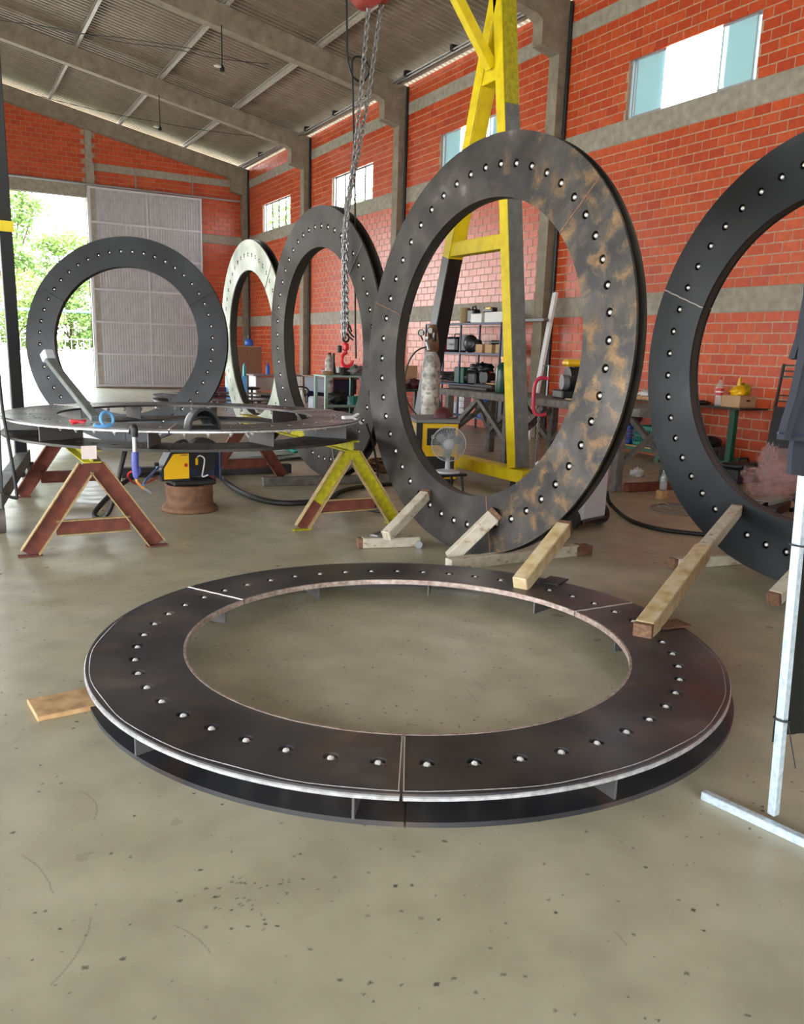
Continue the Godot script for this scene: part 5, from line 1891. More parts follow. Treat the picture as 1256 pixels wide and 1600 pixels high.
	part(t, "bag", crumple(Vector3(0.1, 0.09, 0.1), 9, 0.3), M.dull_yellow)
	solo("glove", "black work glove lying on the work table beside the bottle", "glove", crumple(Vector3(0.12, 0.03, 0.09), 5, 0.35), M.black_rubber, at(Vector3(10.1, y + 0.03, -8.95)))
	solo("cleaning_rag", "white rag on the wood plank of the work table", "rag", crumple(Vector3(0.16, 0.05, 0.12), 6, 0.4), M.white_paint, at(Vector3(10.1, y + 0.1, -10.1)))
	g = Geo.new()
	g.tube(curve_points([Vector3(0, 0, 0), Vector3(0.02, 0.2, -0.05), Vector3(0, 0.38, -0.12), Vector3(0.02, 0.3, -0.26), Vector3(0, 0.05, -0.3)], 6), 0.012)
	solo("wire_loop", "black wire loop standing on the work table", "wire", g, M.black_rubber, at(Vector3(10.2, y, -9.75)))


# a lumpy closed shape: crumpled paper, cloth or bag
func crumple(size: Vector3, noise_seed: int, rough: float, seg := 18, rows := 12) -> Geo:
	var f := FastNoiseLite.new()
	f.seed = noise_seed
	f.frequency = 1.3
	f.fractal_octaves = 3
	var g := Geo.new()
	g.ball(Vector3.ZERO, Vector3.ONE, seg, rows)
	for k in g.v.size():
		var d := g.v[k].normalized()
		var s := 1.0 + rough * 2.0 * f.get_noise_3dv(d * 1.6) + rough * 0.6 * absf(f.get_noise_3dv(d * 5.0))
		g.v[k] = d * s * size
	var acc := {}
	for k in range(0, g.idx.size(), 3):
		var a := g.v[g.idx[k]]
		var nn := (g.v[g.idx[k + 1]] - a).cross(g.v[g.idx[k + 2]] - a)
		if nn.dot(a) < 0:
			nn = -nn
		for j in 3:
			var key := Vector3i((g.v[g.idx[k + j]] * 20000.0).round())
			acc[key] = acc.get(key, Vector3.ZERO) + nn
	for k in g.v.size():
		var s: Vector3 = acc.get(Vector3i((g.v[k] * 20000.0).round()), g.n[k])
		g.n[k] = s.normalized() if s.length() > 1e-12 else g.n[k]
	return g


# ---------------------------------------------------------------- on and under the raised ring
func build_feeder() -> void:
	var c := Vector3(2.13, 0, -8.14)
	var t := thing("wheel_rim", "rusty steel wheel rim lying on the floor under the wire feeder", "wheel rim", at(c))
	part(t, "rim", lathed([Vector2(0.2, 0.0), Vector2(0.27, 0.0), Vector2(0.275, 0.02), Vector2(0.262, 0.045), Vector2(0.236, 0.06), Vector2(0.228, 0.09), Vector2(0.226, 0.16), Vector2(0.232, 0.175), Vector2(0.228, 0.19), Vector2(0.226, 0.235), Vector2(0.236, 0.25), Vector2(0.228, 0.262), Vector2(0.205, 0.262), Vector2(0.2, 0.24), Vector2(0.2, 0.0)], 40, true), M.rim_rust)
	part(t, "disc", lathed([Vector2(0.2, 0.2), Vector2(0.08, 0.22), Vector2(0.0, 0.22)], 30), M.rim_rust)
	# wire feeder
	var F := c + Vector3(0.0, 0.262, 0.02)
	t = thing("wire_feeder", "yellow and black wire feeder with open spool cover on the wheel rim", "wire feeder", at(F, 2))
	part(t, "tray", bx(Vector3(0.02, 0.025, 0), Vector3(0.42, 0.05, 0.26), 0.01), M.black_plastic)
	var g := Geo.new()
	g.prism(PackedVector2Array([Vector2(-0.3, 0.05), Vector2(-0.02, 0.05), Vector2(-0.02, 0.34), Vector2(-0.2, 0.34), Vector2(-0.3, 0.16)]), 0.2, Transform3D(Basis(), Vector3(0, 0, -0.1)))
	part(t, "casing", g, M.black_plastic)
	g = Geo.new()
	g.prism(PackedVector2Array([Vector2(-0.275, 0.07), Vector2(-0.035, 0.07), Vector2(-0.035, 0.31), Vector2(-0.18, 0.31), Vector2(-0.275, 0.17)]), 0.012, Transform3D(Basis(), Vector3(0, 0, 0.1)))
	var y := part(t, "side_panel", g, M.yellow_plastic, "yellow side panel")
	g = Geo.new()
	g.cyl(Vector3(-0.065, 0.2, 0.11), Vector3(-0.065, 0.2, 0.116), 0.018, -1, 16)
	part(y, "red_button", g, M.red)
	g = Geo.new()
	g.box(Vector3(-0.08, 0.298, 0.113), Vector3(0.07, 0.007, 0.002))
	part(y, "printed_stripe", g, M.black_plastic)
	part(t, "drive_tray", bx(Vector3(0.14, 0.19, -0.08), Vector3(0.32, 0.26, 0.04), 0.01), M.navy)
	part(t, "end_plate", bx(Vector3(0.285, 0.18, 0.0), Vector3(0.025, 0.28, 0.2), 0.008), M.navy)
	g = Geo.new()
	g.cyl(Vector3(0.16, 0.27, -0.02), Vector3(0.16, 0.27, -0.14), 0.17, -1, 30)
	part(t, "spool_cover", g, M.black_plastic)
	g = Geo.new()
	g.tube(curve_points([Vector3(-0.16, 0.34, 0), Vector3(-0.12, 0.4, 0), Vector3(-0.03, 0.42, 0), Vector3(0.0, 0.34, 0)], 5), 0.016)
	part(t, "handle", g, M.black_plastic)
	g = Geo.new()
	g.tube(curve_points([Vector3(0.07, 0.26, 0.03), Vector3(0.09, 0.28, 0.06), Vector3(0.13, 0.25, 0.07), Vector3(0.12, 0.17, 0.08), Vector3(0.1, 0.08, 0.09), Vector3(0.16, 0.09, 0.08)], 5), 0.007)
	part(t, "white_lead", g, M.white_paint)
	part(t, "plug", bx(Vector3(0.065, 0.22, 0.03), Vector3(0.025, 0.07, 0.03), 0.006), M.yellow_plastic)
	g = Geo.new()
	g.cyl(Vector3(-0.3, 0.12, 0.02), Vector3(-0.36, 0.11, 0.03), 0.022, -1, 12)
	g.cyl(Vector3(-0.29, 0.2, -0.02), Vector3(-0.33, 0.2, -0.02), 0.018, -1, 12)
	part(t, "socket", g, M.dark_steel)
	# torch hanging over the ring's edge
	var z := -6.262
	var P := func(u: float, w: float, dz := 0.0) -> Vector3: return on_z(u, w, z + dz)
	var base: Vector3 = P.call(212, 760)
	t = thing("welding_torch", "welding torch with violet handle hanging over the edge of the raised ring", "welding torch", at(base))
	g = rel(base)
	g.tube(curve_points([P.call(206, 675, -0.14), P.call(208, 669, -0.07), P.call(210, 669, 0.0), P.call(210, 682)], 4), 0.026, 10)
	part(t, "grip", g, M.black_rubber)
	g = rel(base)
	g.tube([P.call(210, 678), P.call(211, 708)], 0.018, 10)
	part(t, "sleeve", g, M.chain_steel)
	g = rel(base)
	g.tube(curve_points([P.call(211, 706), P.call(211, 725), P.call(213, 742), P.call(214, 744)], 4), 0.026, 10)
	g.box(P.call(217, 735) as Vector3, Vector3(0.03, 0.06, 0.03), 0.01)
	part(t, "handle", g, M.violet)
	g = rel(base)
	g.tube(curve_points([P.call(213, 743), P.call(214, 752), P.call(220, 759), P.call(226, 764)], 4), 0.011, 8)
	part(t, "neck", g, M.copper)
	g = rel(base)
	g.tube([P.call(225, 763), P.call(237, 770)], 0.016, 10)
	part(t, "nozzle", g, M.chain_steel)
	# leads between torch and feeder
	var lead := func(called: String, label: String, px: Array, r: float, m: Material):
		var pts := []
		for q in px:
			pts.append(on_z(q[0], q[1], q[2]))
		var b: Vector3 = pts[pts.size() - 1]
		var gg := rel(b)
		gg.tube(curve_points(pts, 6), r, 8)
		solo(called, label, "cable", gg, m, at(b))
	lead.call("red_lead", "thin red lead curling beside the torch", [[216, 742, -6.9], [205, 737, -7.0], [200, 745, -7.1], [212, 756, -7.3], [228, 755, -7.6], [246, 746, -8.0]], 0.008, M.red)
	lead.call("blue_lead", "thin blue lead running into the wire feeder", [[224, 757, -7.0], [230, 748, -7.4], [240, 738, -7.8], [248, 730, -8.05]], 0.01, M.blue)
	lead.call("torch_cable", "thick black torch cable between feeder and trestle", [[160, 812, -7.35], [148, 806, -7.4], [152, 795, -7.5], [175, 770, -7.6], [192, 755, -7.7], [215, 743, -7.85], [245, 740, -8.05]], 0.022, M.black_rubber)
	lead.call("torch_cable", "black cable hanging down from the raised ring", [[197, 698, -7.2], [188, 735, -7.2], [182, 765, -7.2], [170, 800, -7.25], [155, 812, -7.3]], 0.02, M.black_rubber)
	# on the ring
	var top := 0.966
	var h := on_level(319, 672, top)
	t = thing("welding_helmet", "black welding helmet lying on the raised ring", "welding mask", at(h - Vector3(0, 0, 0.1), 4))
	g = Geo.new()
	var n := 14
	for k in n:
		var a0 := PI * k / n
		var a1 := PI * (k + 1) / n
		for s in 4:
			var z0 := 0.1 - 0.26 * s / 4.0
			var z1 := 0.1 - 0.26 * (s + 1) / 4.0
			var r0 := 0.115 * sqrt(1.0 - pow(maxf(0.0, (s - 1.5) / 3.2), 2.0))
			var r1 := 0.115 * sqrt(1.0 - pow(maxf(0.0, (s - 0.5) / 3.2), 2.0))
			var q := func(a: float, r: float, zz: float) -> Vector3: return Vector3(cos(a) * r, sin(a) * r * 1.35 + 0.002, zz)
			g.face([q.call(a0, r0, z0), q.call(a1, r0, z0), q.call(a1, r1, z1), q.call(a0, r1, z1)], Vector3(0, 0.05, z0))
	part(t, "shell", g, M.black_plastic)
	g = Geo.new()
	for k in n:
		var a0 := PI * k / n
		var a1 := PI * (k + 1) / n
		g.bar(Vector3(cos(a0) * 0.117, sin(a0) * 0.157, 0.1), Vector3(cos(a1) * 0.117, sin(a1) * 0.157, 0.1), 0.012, 0.02)
	part(t, "rim", g, M.dark_steel)
	g = Geo.new()
	g.tube(curve_points([Vector3(-0.1, 0.04, 0.02), Vector3(-0.05, 0.09, 0.06), Vector3(0.05, 0.09, 0.06), Vector3(0.1, 0.04, 0.02)], 5), 0.012)
	g.box(Vector3(0, 0.012, 0.02), Vector3(0.2, 0.02, 0.12), 0.008)
	part(t, "head_band", g, M.black_rubber)
	# bar clamp with blue jaw
	var c0 := on_level(155, 664, top + 0.02)
	t = thing("bar_clamp", "long grey bar clamp with blue loop jaw leaning up from the raised ring", "clamp", at(c0))
	g = rel(c0)
	g.bar(on_z(150, 655, c0.z), on_z(75, 560, c0.z - 0.9), 0.07, 0.045, 0.006)
	part(t, "bar", g, M.gantry_grey)
	g = rel(c0)
	g.bar(on_z(77, 563, c0.z - 0.88), on_z(72, 549, c0.z - 0.92), 0.085, 0.09, 0.01)
	part(t, "end_cap", g, M.light_plastic)
	g = rel(c0)
	g.torus(on_z(167, 655, c0.z), Vector3(0.5, 0.2, 1), 0.055, 0.012, 22, 8)
	g.tube(curve_points([on_z(147, 663, c0.z + 0.02), on_z(152, 666, c0.z + 0.02), on_z(163, 666, c0.z + 0.02), on_z(172, 663, c0.z)], 4), 0.014)
	part(t, "loop_jaw", g, M.bright_blue)
	var rc := on_level(122, 663, top)
	t = thing("earth_clamp", "small red clamp lying on the raised ring", "clamp", at(rc))
	g = Geo.new()
	g.bar(Vector3(-0.06, 0.03, 0), Vector3(0.05, 0.015, 0.02), 0.03, 0.025, 0.005)
	g.bar(Vector3(-0.05, 0.01, 0.02), Vector3(0.06, 0.03, 0), 0.03, 0.02, 0.005)
	part(t, "jaws", g, M.red)
	rc = on_level(548, 656, top)
	t = thing("spring_clamp", "white spring clamp at the tip of the raised ring", "clamp", at(rc + Vector3(0.0, 0, -0.03)))
	g = Geo.new()
	g.bar(Vector3(-0.08, 0.02, 0.02), Vector3(0.04, 0.02, 0), 0.05, 0.03, 0.008)
	g.bar(Vector3(0.03, 0.02, 0), Vector3(0.11, 0.05, -0.04), 0.03, 0.022, 0.006)
	g.bar(Vector3(0.03, 0.02, 0), Vector3(0.12, -0.04, 0.03), 0.03, 0.022, 0.006)
	part(t, "body", g, M.white_paint)


# ---------------------------------------------------------------- screen, jacket and clutter by the blue-black ring
func sheet(L: Array, Rr: Array, waves: float, amp: float, thick: float, rows := 24, cols := 20) -> Geo:
	# a hanging cloth between two edges given from top to bottom
	var g := Geo.new()
	var P := func(i: int, j: int, side: float) -> Vector3:
		var t := float(i) / rows * (L.size() - 1)
		var k := mini(int(t), L.size() - 2)
		var f := t - k
		var a: Vector3 = L[k].lerp(L[k + 1], f)
		var b: Vector3 = Rr[k].lerp(Rr[k + 1], f)
		var u := float(j) / cols
		var p := a.lerp(b, u)
		var down := float(i) / rows
		p.z += amp * (0.35 + 0.65 * down) * sin(u * waves * TAU + down * 1.3) + amp * 0.4 * sin(u * waves * 2.3 * TAU + 1.0 + down * 3.0) + side * thick
		return p
	for side in [1.0, -1.0]:
		for i in rows:
			for j in cols:
				var q := [P.call(i, j, side), P.call(i, j + 1, side), P.call(i + 1, j + 1, side), P.call(i + 1, j, side)]
				var nn := []
				for w in [[i, j], [i, j + 1], [i + 1, j + 1], [i + 1, j]]:
					var ii: int = w[0]
					var jj: int = w[1]
					var dx: Vector3 = P.call(ii, jj + 1, 0.0) - P.call(ii, jj - 1, 0.0)
					var dy: Vector3 = P.call(mini(ii + 1, rows), jj, 0.0) - P.call(maxi(ii - 1, 0), jj, 0.0)
					var m := dx.cross(dy).normalized()
					if m.z * side < 0:
						m = -m
					nn.append(m)
				g.quad(q, nn)
	for i in rows:
		for j in [0, cols]:
			var out := Vector3.LEFT if j == 0 else Vector3.RIGHT
			g.quad([P.call(i, j, 1.0), P.call(i + 1, j, 1.0), P.call(i + 1, j, -1.0), P.call(i, j, -1.0)], [out, out, out, out])
	for j in cols:
		g.quad([P.call(rows, j, 1.0), P.call(rows, j + 1, 1.0), P.call(rows, j + 1, -1.0), P.call(rows, j, -1.0)], [Vector3.DOWN, Vector3.DOWN, Vector3.DOWN, Vector3.DOWN])
	return g


func build_screen() -> void:
	var s := Vector3(2.5, 0, -1.7)
	var t := thing("welding_screen", "portable screen stand of galvanised square tube with a black curtain", "screen", at(s))
	var g := rel(s)
	g.bar(on_level(1098, 1241, 0.016), Vector3(2.505, 0.016, -1.35), 0.032, 0.032, 0.003)
	part(t, "foot", g, M.galvanised)
	g = rel(s)
	g.bar(Vector3(2.5, 0.03, -1.7), Vector3(2.37, 1.95, -1.7), 0.03, 0.03, 0.003)
	part(t, "upright", g, M.galvanised)
	g = rel(s)
	g.bar(Vector3(4.0, 0.03, -1.7), Vector3(3.9, 1.95, -1.7), 0.03, 0.03, 0.003)
	part(t, "upright", g, M.galvanised)
	g = rel(s)
	g.bar(Vector3(4.0, 0.016, -2.0), Vector3(4.0, 0.016, -1.35), 0.032, 0.032, 0.003)
	part(t, "foot", g, M.galvanised)
	g = rel(s)
	g.bar(Vector3(2.36, 1.95, -1.7), Vector3(3.92, 1.95, -1.7), 0.03, 0.03, 0.003)
	part(t, "top_bar", g, M.galvanised)
	g = sheet([Vector3(2.425, 1.42, -1.74), Vector3(2.46, 0.9, -1.74), Vector3(2.5, 0.29, -1.75)], [Vector3(3.9, 1.9, -1.74), Vector3(3.92, 1.1, -1.74), Vector3(3.96, 0.3, -1.75)], 9.0, 0.012, 0.0015, 14, 60)
	for k in g.v.size():
		g.v[k] -= s
	var black := flat_mat("curtain_vinyl", rgb8(22, 26, 26), 0.25)
	part(t, "curtain", g, black)
	g = rel(s)
	g.torus(Vector3(2.475, 0.4, -1.7), Vector3(0.1, 1, 0), 0.026, 0.004, 14, 6)
	g.tube([Vector3(2.478, 0.39, -1.675), Vector3(2.49, 0.33, -1.665), Vector3(2.53, 0.22, -1.66)], 0.002, 5)
	part(t, "wire_tie", g, M.dark_steel)
	g = rel(s)
	g.torus(Vector3(2.432, 1.02, -1.7), Vector3(0.1, 1, 0), 0.025, 0.0035, 14, 6)
	part(t, "wire_tie", g, M.dark_steel)
	# jacket hanging on the screen
	var z := -1.62
	var J := Vector3(2.42, 1.2, z)
	t = thing("work_jacket", "faded navy work jacket hanging from the screen stand", "jacket", at(J))
	var edge := func(px: Array, dz: float) -> Array:
		var out := []
		for q in px:
			out.append(on_z(q[0], q[1], z + dz))
		return out
	var shift := func(gg: Geo):
		for k in gg.v.size():
			gg.v[k] -= J
		return gg
	part(t, "sleeve", shift.call(sheet(edge.call([[1262, 400], [1256, 462], [1250, 490], [1243, 528], [1232, 560]], 0.0), edge.call([[1300, 400], [1296, 462], [1292, 490], [1286, 530], [1278, 566]], 0.0), 1.5, 0.012, 0.01)), M.cloth)
	part(t, "sleeve", shift.call(sheet(edge.call([[1256, 500], [1247, 560], [1233, 620], [1222, 655], [1214, 686]], 0.03), edge.call([[1300, 500], [1296, 560], [1290, 620], [1286, 655], [1280, 692]], 0.03), 1.6, 0.014, 0.012)), M.cloth)
	part(t, "body", shift.call(sheet(edge.call([[1270, 420], [1252, 560], [1238, 660], [1230, 700], [1227, 740]], -0.03), edge.call([[1400, 420], [1400, 560], [1398, 660], [1396, 720], [1396, 765]], -0.03), 2.5, 0.016, 0.008)), M.cloth)
	g = rel(J)
	var e: Array = edge.call([[1214.5, 683], [1280, 689]], 0.044)
	g.bar(e[0] + Vector3(0, 0.012, 0), e[1] + Vector3(0, 0.012, 0), 0.008, 0.004)
	part(t, "cuff_seam", g, M.navy)


func build_clutter() -> void:
	# black toolbox
	var p := Vector3(9.55, 0, -7.65)
	var t := thing("toolbox", "black plastic toolbox on the floor beside the heap of film", "toolbox", at(p, 8))
	part(t, "body", bx(Vector3(0, 0.1, 0), Vector3(0.6, 0.2, 0.28), 0.02), M.black_plastic)
	part(t, "lid", bx(Vector3(0, 0.235, 0), Vector3(0.62, 0.06, 0.3), 0.02), M.black_plastic)
	var g := Geo.new()
	g.tube([Vector3(-0.12, 0.26, 0), Vector3(-0.1, 0.32, 0), Vector3(0.1, 0.32, 0), Vector3(0.12, 0.26, 0)], 0.014)
	part(t, "handle", g, M.black_plastic)
	for x in [-0.2, 0.2]:
		part(t, "latch", bx(Vector3(x, 0.2, 0.15), Vector3(0.05, 0.07, 0.015), 0.004), M.mid_grey)
	g = Geo.new()
	g.cyl(Vector3(-0.07, 0.13, 0.141), Vector3(-0.07, 0.13, 0.144), 0.018, -1, 14)
	part(t, "badge", g, M.red)
	part(t, "badge_text", bx(Vector3(0.02, 0.13, 0.142), Vector3(0.1, 0.016, 0.003)), M.white_paint)
	# heap of crumpled pink film
	var film := flat_mat("pink_film", Color(0.86, 0.7, 0.7, 0.2), 0.3)
	film.transparency = BaseMaterial3D.TRANSPARENCY_ALPHA
	t = thing("plastic_film", "crumpled heap of transparent pinkish plastic film", "plastic film", at(Vector3(8.95, 0, -6.75)))
	var k := 0
	for q in [[Vector3(0, 0.2, 0), Vector3(0.3, 0.17, 0.26)], [Vector3(0.25, 0.26, 0.2), Vector3(0.36, 0.2, 0.22)], [Vector3(-0.2, 0.07, 0.2), Vector3(0.2, 0.07, 0.2)], [Vector3(0.55, 0.3, 0.1), Vector3(0.3, 0.28, 0.3)], [Vector3(0.0, 0.36, -0.05), Vector3(0.12, 0.22, 0.1)]]:
		g = crumple(q[1], 20 + k, 0.42, 30, 20)
		for i in g.v.size():
			g.v[i] += q[0]
			g.v[i].y = maxf(g.v[i].y, 0.01)
		k += 1
		part(t, "film_fold", g, film)
	# steel channel offcuts and laths in front of it
	g = Geo.new()
	g.box(Vector3(0, 0.04, 0), Vector3(0.5, 0.006, 0.16), 0.002)
	g.box(Vector3(0, 0.02, 0.078), Vector3(0.5, 0.04, 0.006), 0.002)
	g.box(Vector3(0, 0.02, -0.078), Vector3(0.5, 0.04, 0.006), 0.002)
	solo("steel_profile", "grey steel channel offcut lying before the heap of film", "offcut", g, M.grey_paint, at(Vector3(7.95, 0.1, -5.95), 15))
	solo("timber_packer", "dark timber packer under the steel channel offcut", "timber", bx(Vector3(0, 0.05, 0), Vector3(0.7, 0.1, 0.2)), M.dark_steel, at(Vector3(7.95, 0, -5.9), 25))
	solo("wood_lath", "light wood lath on the floor inside the blue-black ring", "lath", bx(Vector3(0, 0.02, 0), Vector3(0.9, 0.04, 0.1)), M.rough_wood, at(Vector3(7.4, 0, -5.25), -12))
	solo("blue_cloth", "dark blue cloth heaped on the floor by the wood lath", "cloth", crumple(Vector3(0.3, 0.12, 0.22), 31, 0.35), M.navy, at(Vector3(8.2, 0.1, -5.55)))
	# leaning black panel with a bar grid on top
	t = thing("leaning_panel", "dark sheet with a bar grid on top leaning on the brick wall", "panel", at(Vector3(10.32, 0, -7.4)))
	g = Geo.new()
	var lean := Basis(Vector3.BACK, -0.12)
	g.box(lean * Vector3(0, 0.5, 0), Vector3(0.02, 1.0, 1.1), 0.003, lean)
	part(t, "sheet", g, M.dark_steel)
	g = Geo.new()
	for y in [1.08, 1.16, 1.42, 1.5, 1.58]:
		g.bar(lean * Vector3(0, y, -0.55), lean * Vector3(0, y, 0.55), 0.02, 0.02)
	for z in [-0.54, 0.54]:
		g.bar(lean * Vector3(0, 0.98, z), lean * Vector3(0, 1.6, z), 0.03, 0.03)
	part(t, "bar_grid", g, M.dark_steel)
	# white bar leaning in the corner by the column
	g = Geo.new()
	g.bar(Vector3(-0.35, 0, -0.1), Vector3(0, 2.75, 0.0), 0.17, 0.05, 0.003)
	solo("white_board", "long white board leaning on the wall beside the column", "board", g, M.white_paint, at(Vector3(10.3, 0, -12.85)))
	g = Geo.new()
	g.box(Vector3(0, 1.05, 0), Vector3(0.12, 2.1, 0.12), 0.006)
	solo("black_post", "black steel post standing beside the concrete column", "post", g, M.black_plastic, at(Vector3(9.7, 0, -13.5)))
	# on the floor
	solo("paper_scrap", "crumpled white paper on the floor by the green table frame", "paper", crumple(Vector3(0.09, 0.06, 0.08), 41, 0.4), M.white_paint, at(on_level(995, 744) + Vector3(0, 0.04, 0)))
	solo("dark_timber", "dark brown timber lying on the floor behind the rings", "timber", bx(Vector3(0, 0.05, 0), Vector3(0.85, 0.1, 0.11)), M.rust_red, at(on_level(1020, 766), -4))
	var b := on_level(1034, 779)
	solo("wood_block", "small light wood block on the floor beside the blue-black ring", "block", bx(Vector3(0, 0.05, 0), Vector3(0.12, 0.1, 0.1)), M.rough_wood, at(b))
	t = thing("water_bottle", "crushed clear plastic bottle standing on the small wood block", "bottle", at(b + Vector3(0, 0.1, 0)))
	part(t, "body", lathed([Vector2(0, 0), Vector2(0.04, 0), Vector2(0.045, 0.05), Vector2(0.038, 0.09), Vector2(0.045, 0.14), Vector2(0.02, 0.2), Vector2(0.015, 0.22)], 14, true), M.clear_plastic)
	part(t, "cap", lathed([Vector2(0.017, 0.215), Vector2(0.017, 0.235), Vector2(0, 0.235)], 10), M.white_paint)
	g = Geo.new()
	for i in 5:
		g.torus(Vector3(0.03 * i, 0.012 + 0.006 * i, 0.02 * (i % 2)), Vector3(0.03 * i, 1, 0.02), 0.3 - 0.02 * i, 0.006, 36, 6)
	solo("wire_coil", "loose coil of grey wire on the floor", "wire", g, M.bare_steel, at(on_level(1060, 798)))
	solo("timber_block", "grey brown timber block on the floor behind the stained ring", "block", bx(Vector3(0, 0.04, 0), Vector3(0.16, 0.08, 0.1)), M.rim_rust, at(on_level(903, 868) + Vector3(0.05, 0, -0.02)))
	floor_cable("power_cable", "thick black cable curving over the floor behind the stained ring", [[948, 770, 0.25], [952, 785, 0.1], [970, 803], [990, 815], [1015, 823], [1045, 829], [1080, 833], [1110, 836]], 0.02, M.black_rubber)
	floor_cable("power_cable", "long black cable lying on the floor between the trestles", [[335, 732], [352, 752], [375, 768], [405, 780], [440, 786], [480, 785], [520, 782], [560, 786], [600, 789]], 0.03, M.black_rubber)
	floor_cable("power_cable", "black cable loop on the floor under the yellow trestle", [[515, 786], [528, 770], [555, 762], [600, 757], [640, 752]], 0.025, M.black_rubber)
	floor_cable("power_cable", "thin dark cable lying beside the long cable", [[500, 785], [550, 793], [600, 800], [640, 800]], 0.012, M.dark_steel)
	g = rel(on_level(588, 735))
	g.tube(curve_points([on_z(572, 662, -7.6), on_z(580, 685, -7.6), on_z(588, 720, -7.7), on_z(590, 745, -7.9), on_level(588, 768, 0.01)], 6), 0.012)
	solo("hanging_cable", "black cable hanging from the white clamp to the floor", "cable", g, M.black_rubber, at(on_level(588, 735)))
	var w := on_z(3, 700, -7.0)
	g = rel(w)
	g.tube(curve_points([on_z(-4, 560, -7.0), on_z(4, 640, -7.0), on_z(15, 700, -7.0), on_z(26, 770, -7.0), on_z(22, 778, -7.0), on_z(5, 772, -7.0)], 6), 0.012)
	solo("hanging_cable", "thin black cable hanging past the end of the raised ring", "cable", g, M.black_rubber, at(w))


func build_far() -> void:
	# wardrobe-like box cabinet with a blue jug
	var p := Vector3(9.25, 0, -27.6)
	var t := thing("cabinet", "brown two-door cabinet by the gable corner", "cabinet", at(p, -10))
	part(t, "body", bx(Vector3(0, 0.8, -0.02), Vector3(0.95, 1.6, 0.5), 0.01), M.cardboard)
	for s in [-1, 1]:
		var o := part(t, "door", bx(Vector3(s * 0.235, 0.8, 0.24), Vector3(0.46, 1.56, 0.02), 0.004), M.brown_board)
		part(o, "knob", lathed([Vector2(0, 0.8), Vector2(0.015, 0.8), Vector2(0.015, 0.83), Vector2(0, 0.83)], 8), M.mid_grey).position = Vector3(s * 0.05, 0, 0.26)
	t = thing("water_jug", "blue plastic jug on top of the brown cabinet", "jug", at(p + Vector3(0.1, 1.6, 0)))
	part(t, "body", lathed([Vector2(0, 0), Vector2(0.13, 0), Vector2(0.15, 0.06), Vector2(0.14, 0.16), Vector2(0.08, 0.22), Vector2(0.05, 0.24)], 18, true), M.blue)
	part(t, "neck", lathed([Vector2(0.05, 0.23), Vector2(0.05, 0.36), Vector2(0, 0.36)], 12), M.black_plastic)
	# pale desk
	p = Vector3(9.0, 0, -24.2)
	t = thing("desk", "pale desk with a dark top before the brown cabinet", "desk", at(p))
	part(t, "desktop", bx(Vector3(0, 0.77, 0), Vector3(1.6, 0.04, 0.7)), M.mid_grey)
	for x in [-0.7, 0.7]:
		part(t, "side_panel", bx(Vector3(x, 0.375, 0), Vector3(0.04, 0.75, 0.6)), M.white_paint)
	part(t, "modesty_panel", bx(Vector3(0, 0.5, -0.2), Vector3(1.36, 0.4, 0.02)), M.white_paint)
	for q in [[-0.35, "blue", "blue bottle standing on the pale desk", 0.36], [0.0, "white_paint", "white bottle standing on the pale desk", 0.4], [0.15, "maroon", "dark red bottle standing on the pale desk", 0.26]]:
		solo("spray_bottle", q[2], "bottle", lathed([Vector2(0, 0), Vector2(0.06, 0), Vector2(0.06, q[3] * 0.6), Vector2(0.02, q[3] * 0.85), Vector2(0.02, q[3]), Vector2(0, q[3])], 12), M[q[1]], at(p + Vector3(q[0] + 0.1, 0.79, 0.05)))
	# teal chair
	p = Vector3(7.72, 0, -22.6)
	t = thing("office_chair", "office chair with a bright teal backrest", "chair", at(p, 70))
	var g := Geo.new()
	g.ball(Vector3(0, 0.86, -0.2), Vector3(0.22, 0.28, 0.05), 16, 10)
	part(t, "backrest", g, M.teal)
	g = Geo.new()
	g.ball(Vector3(0, 0.46, 0.02), Vector3(0.23, 0.05, 0.22), 16, 8)
	part(t, "seat", g, M.black_plastic)
	g = Geo.new()
	g.cyl(Vector3(0, 0.08, 0), Vector3(0, 0.44, 0), 0.03)
	g.tube([Vector3(0, 0.44, -0.15), Vector3(0, 0.5, -0.25), Vector3(0, 0.8, -0.24)], 0.02)
	part(t, "column", g, M.black_plastic)
	for k in 5:
		var a := TAU * k / 5.0
		g = Geo.new()
		g.bar(Vector3(0, 0.09, 0), Vector3(cos(a) * 0.28, 0.07, sin(a) * 0.28), 0.04, 0.03, 0.004)
		g.ball(Vector3(cos(a) * 0.28, 0.03, sin(a) * 0.28), Vector3(0.03, 0.03, 0.03), 8, 6)
		part(t, "foot", g, M.black_plastic)
	solo("blue_bin", "light blue box on the floor behind the pale ring", "box", bx(Vector3(0, 0.4, 0), Vector3(0.5, 0.8, 0.4), 0.02), M.bright_blue, at(Vector3(7.15, 0, -22.2)))
	solo("red_crate", "dark red box beside the light blue box", "box", bx(Vector3(0, 0.25, 0), Vector3(0.5, 0.5, 0.4), 0.02), M.maroon, at(Vector3(6.75, 0, -22.5)))
	# navy drawer desk
	p = Vector3(9.45, 0, -21.2)
	t = thing("desk", "navy blue desk with drawers along the brick wall", "desk", at(p, -90))
	part(t, "desktop", bx(Vector3(0, 0.84, 0), Vector3(2.0, 0.04, 0.8)), M.brown_board)
	part(t, "drawer_case", bx(Vector3(0, 0.63, 0), Vector3(1.9, 0.38, 0.7), 0.01), M.navy)
	for x in [-0.9, 0.9]:
		part(t, "leg", bx(Vector3(x, 0.22, 0), Vector3(0.06, 0.44, 0.6)), M.navy)
	t = thing("printer", "black printer with a raised tray on the navy desk", "printer", at(p + Vector3(-0.1, 0.86, 0.35)))
	part(t, "body", bx(Vector3(0, 0.1, 0), Vector3(0.4, 0.2, 0.42), 0.02), M.black_plastic)
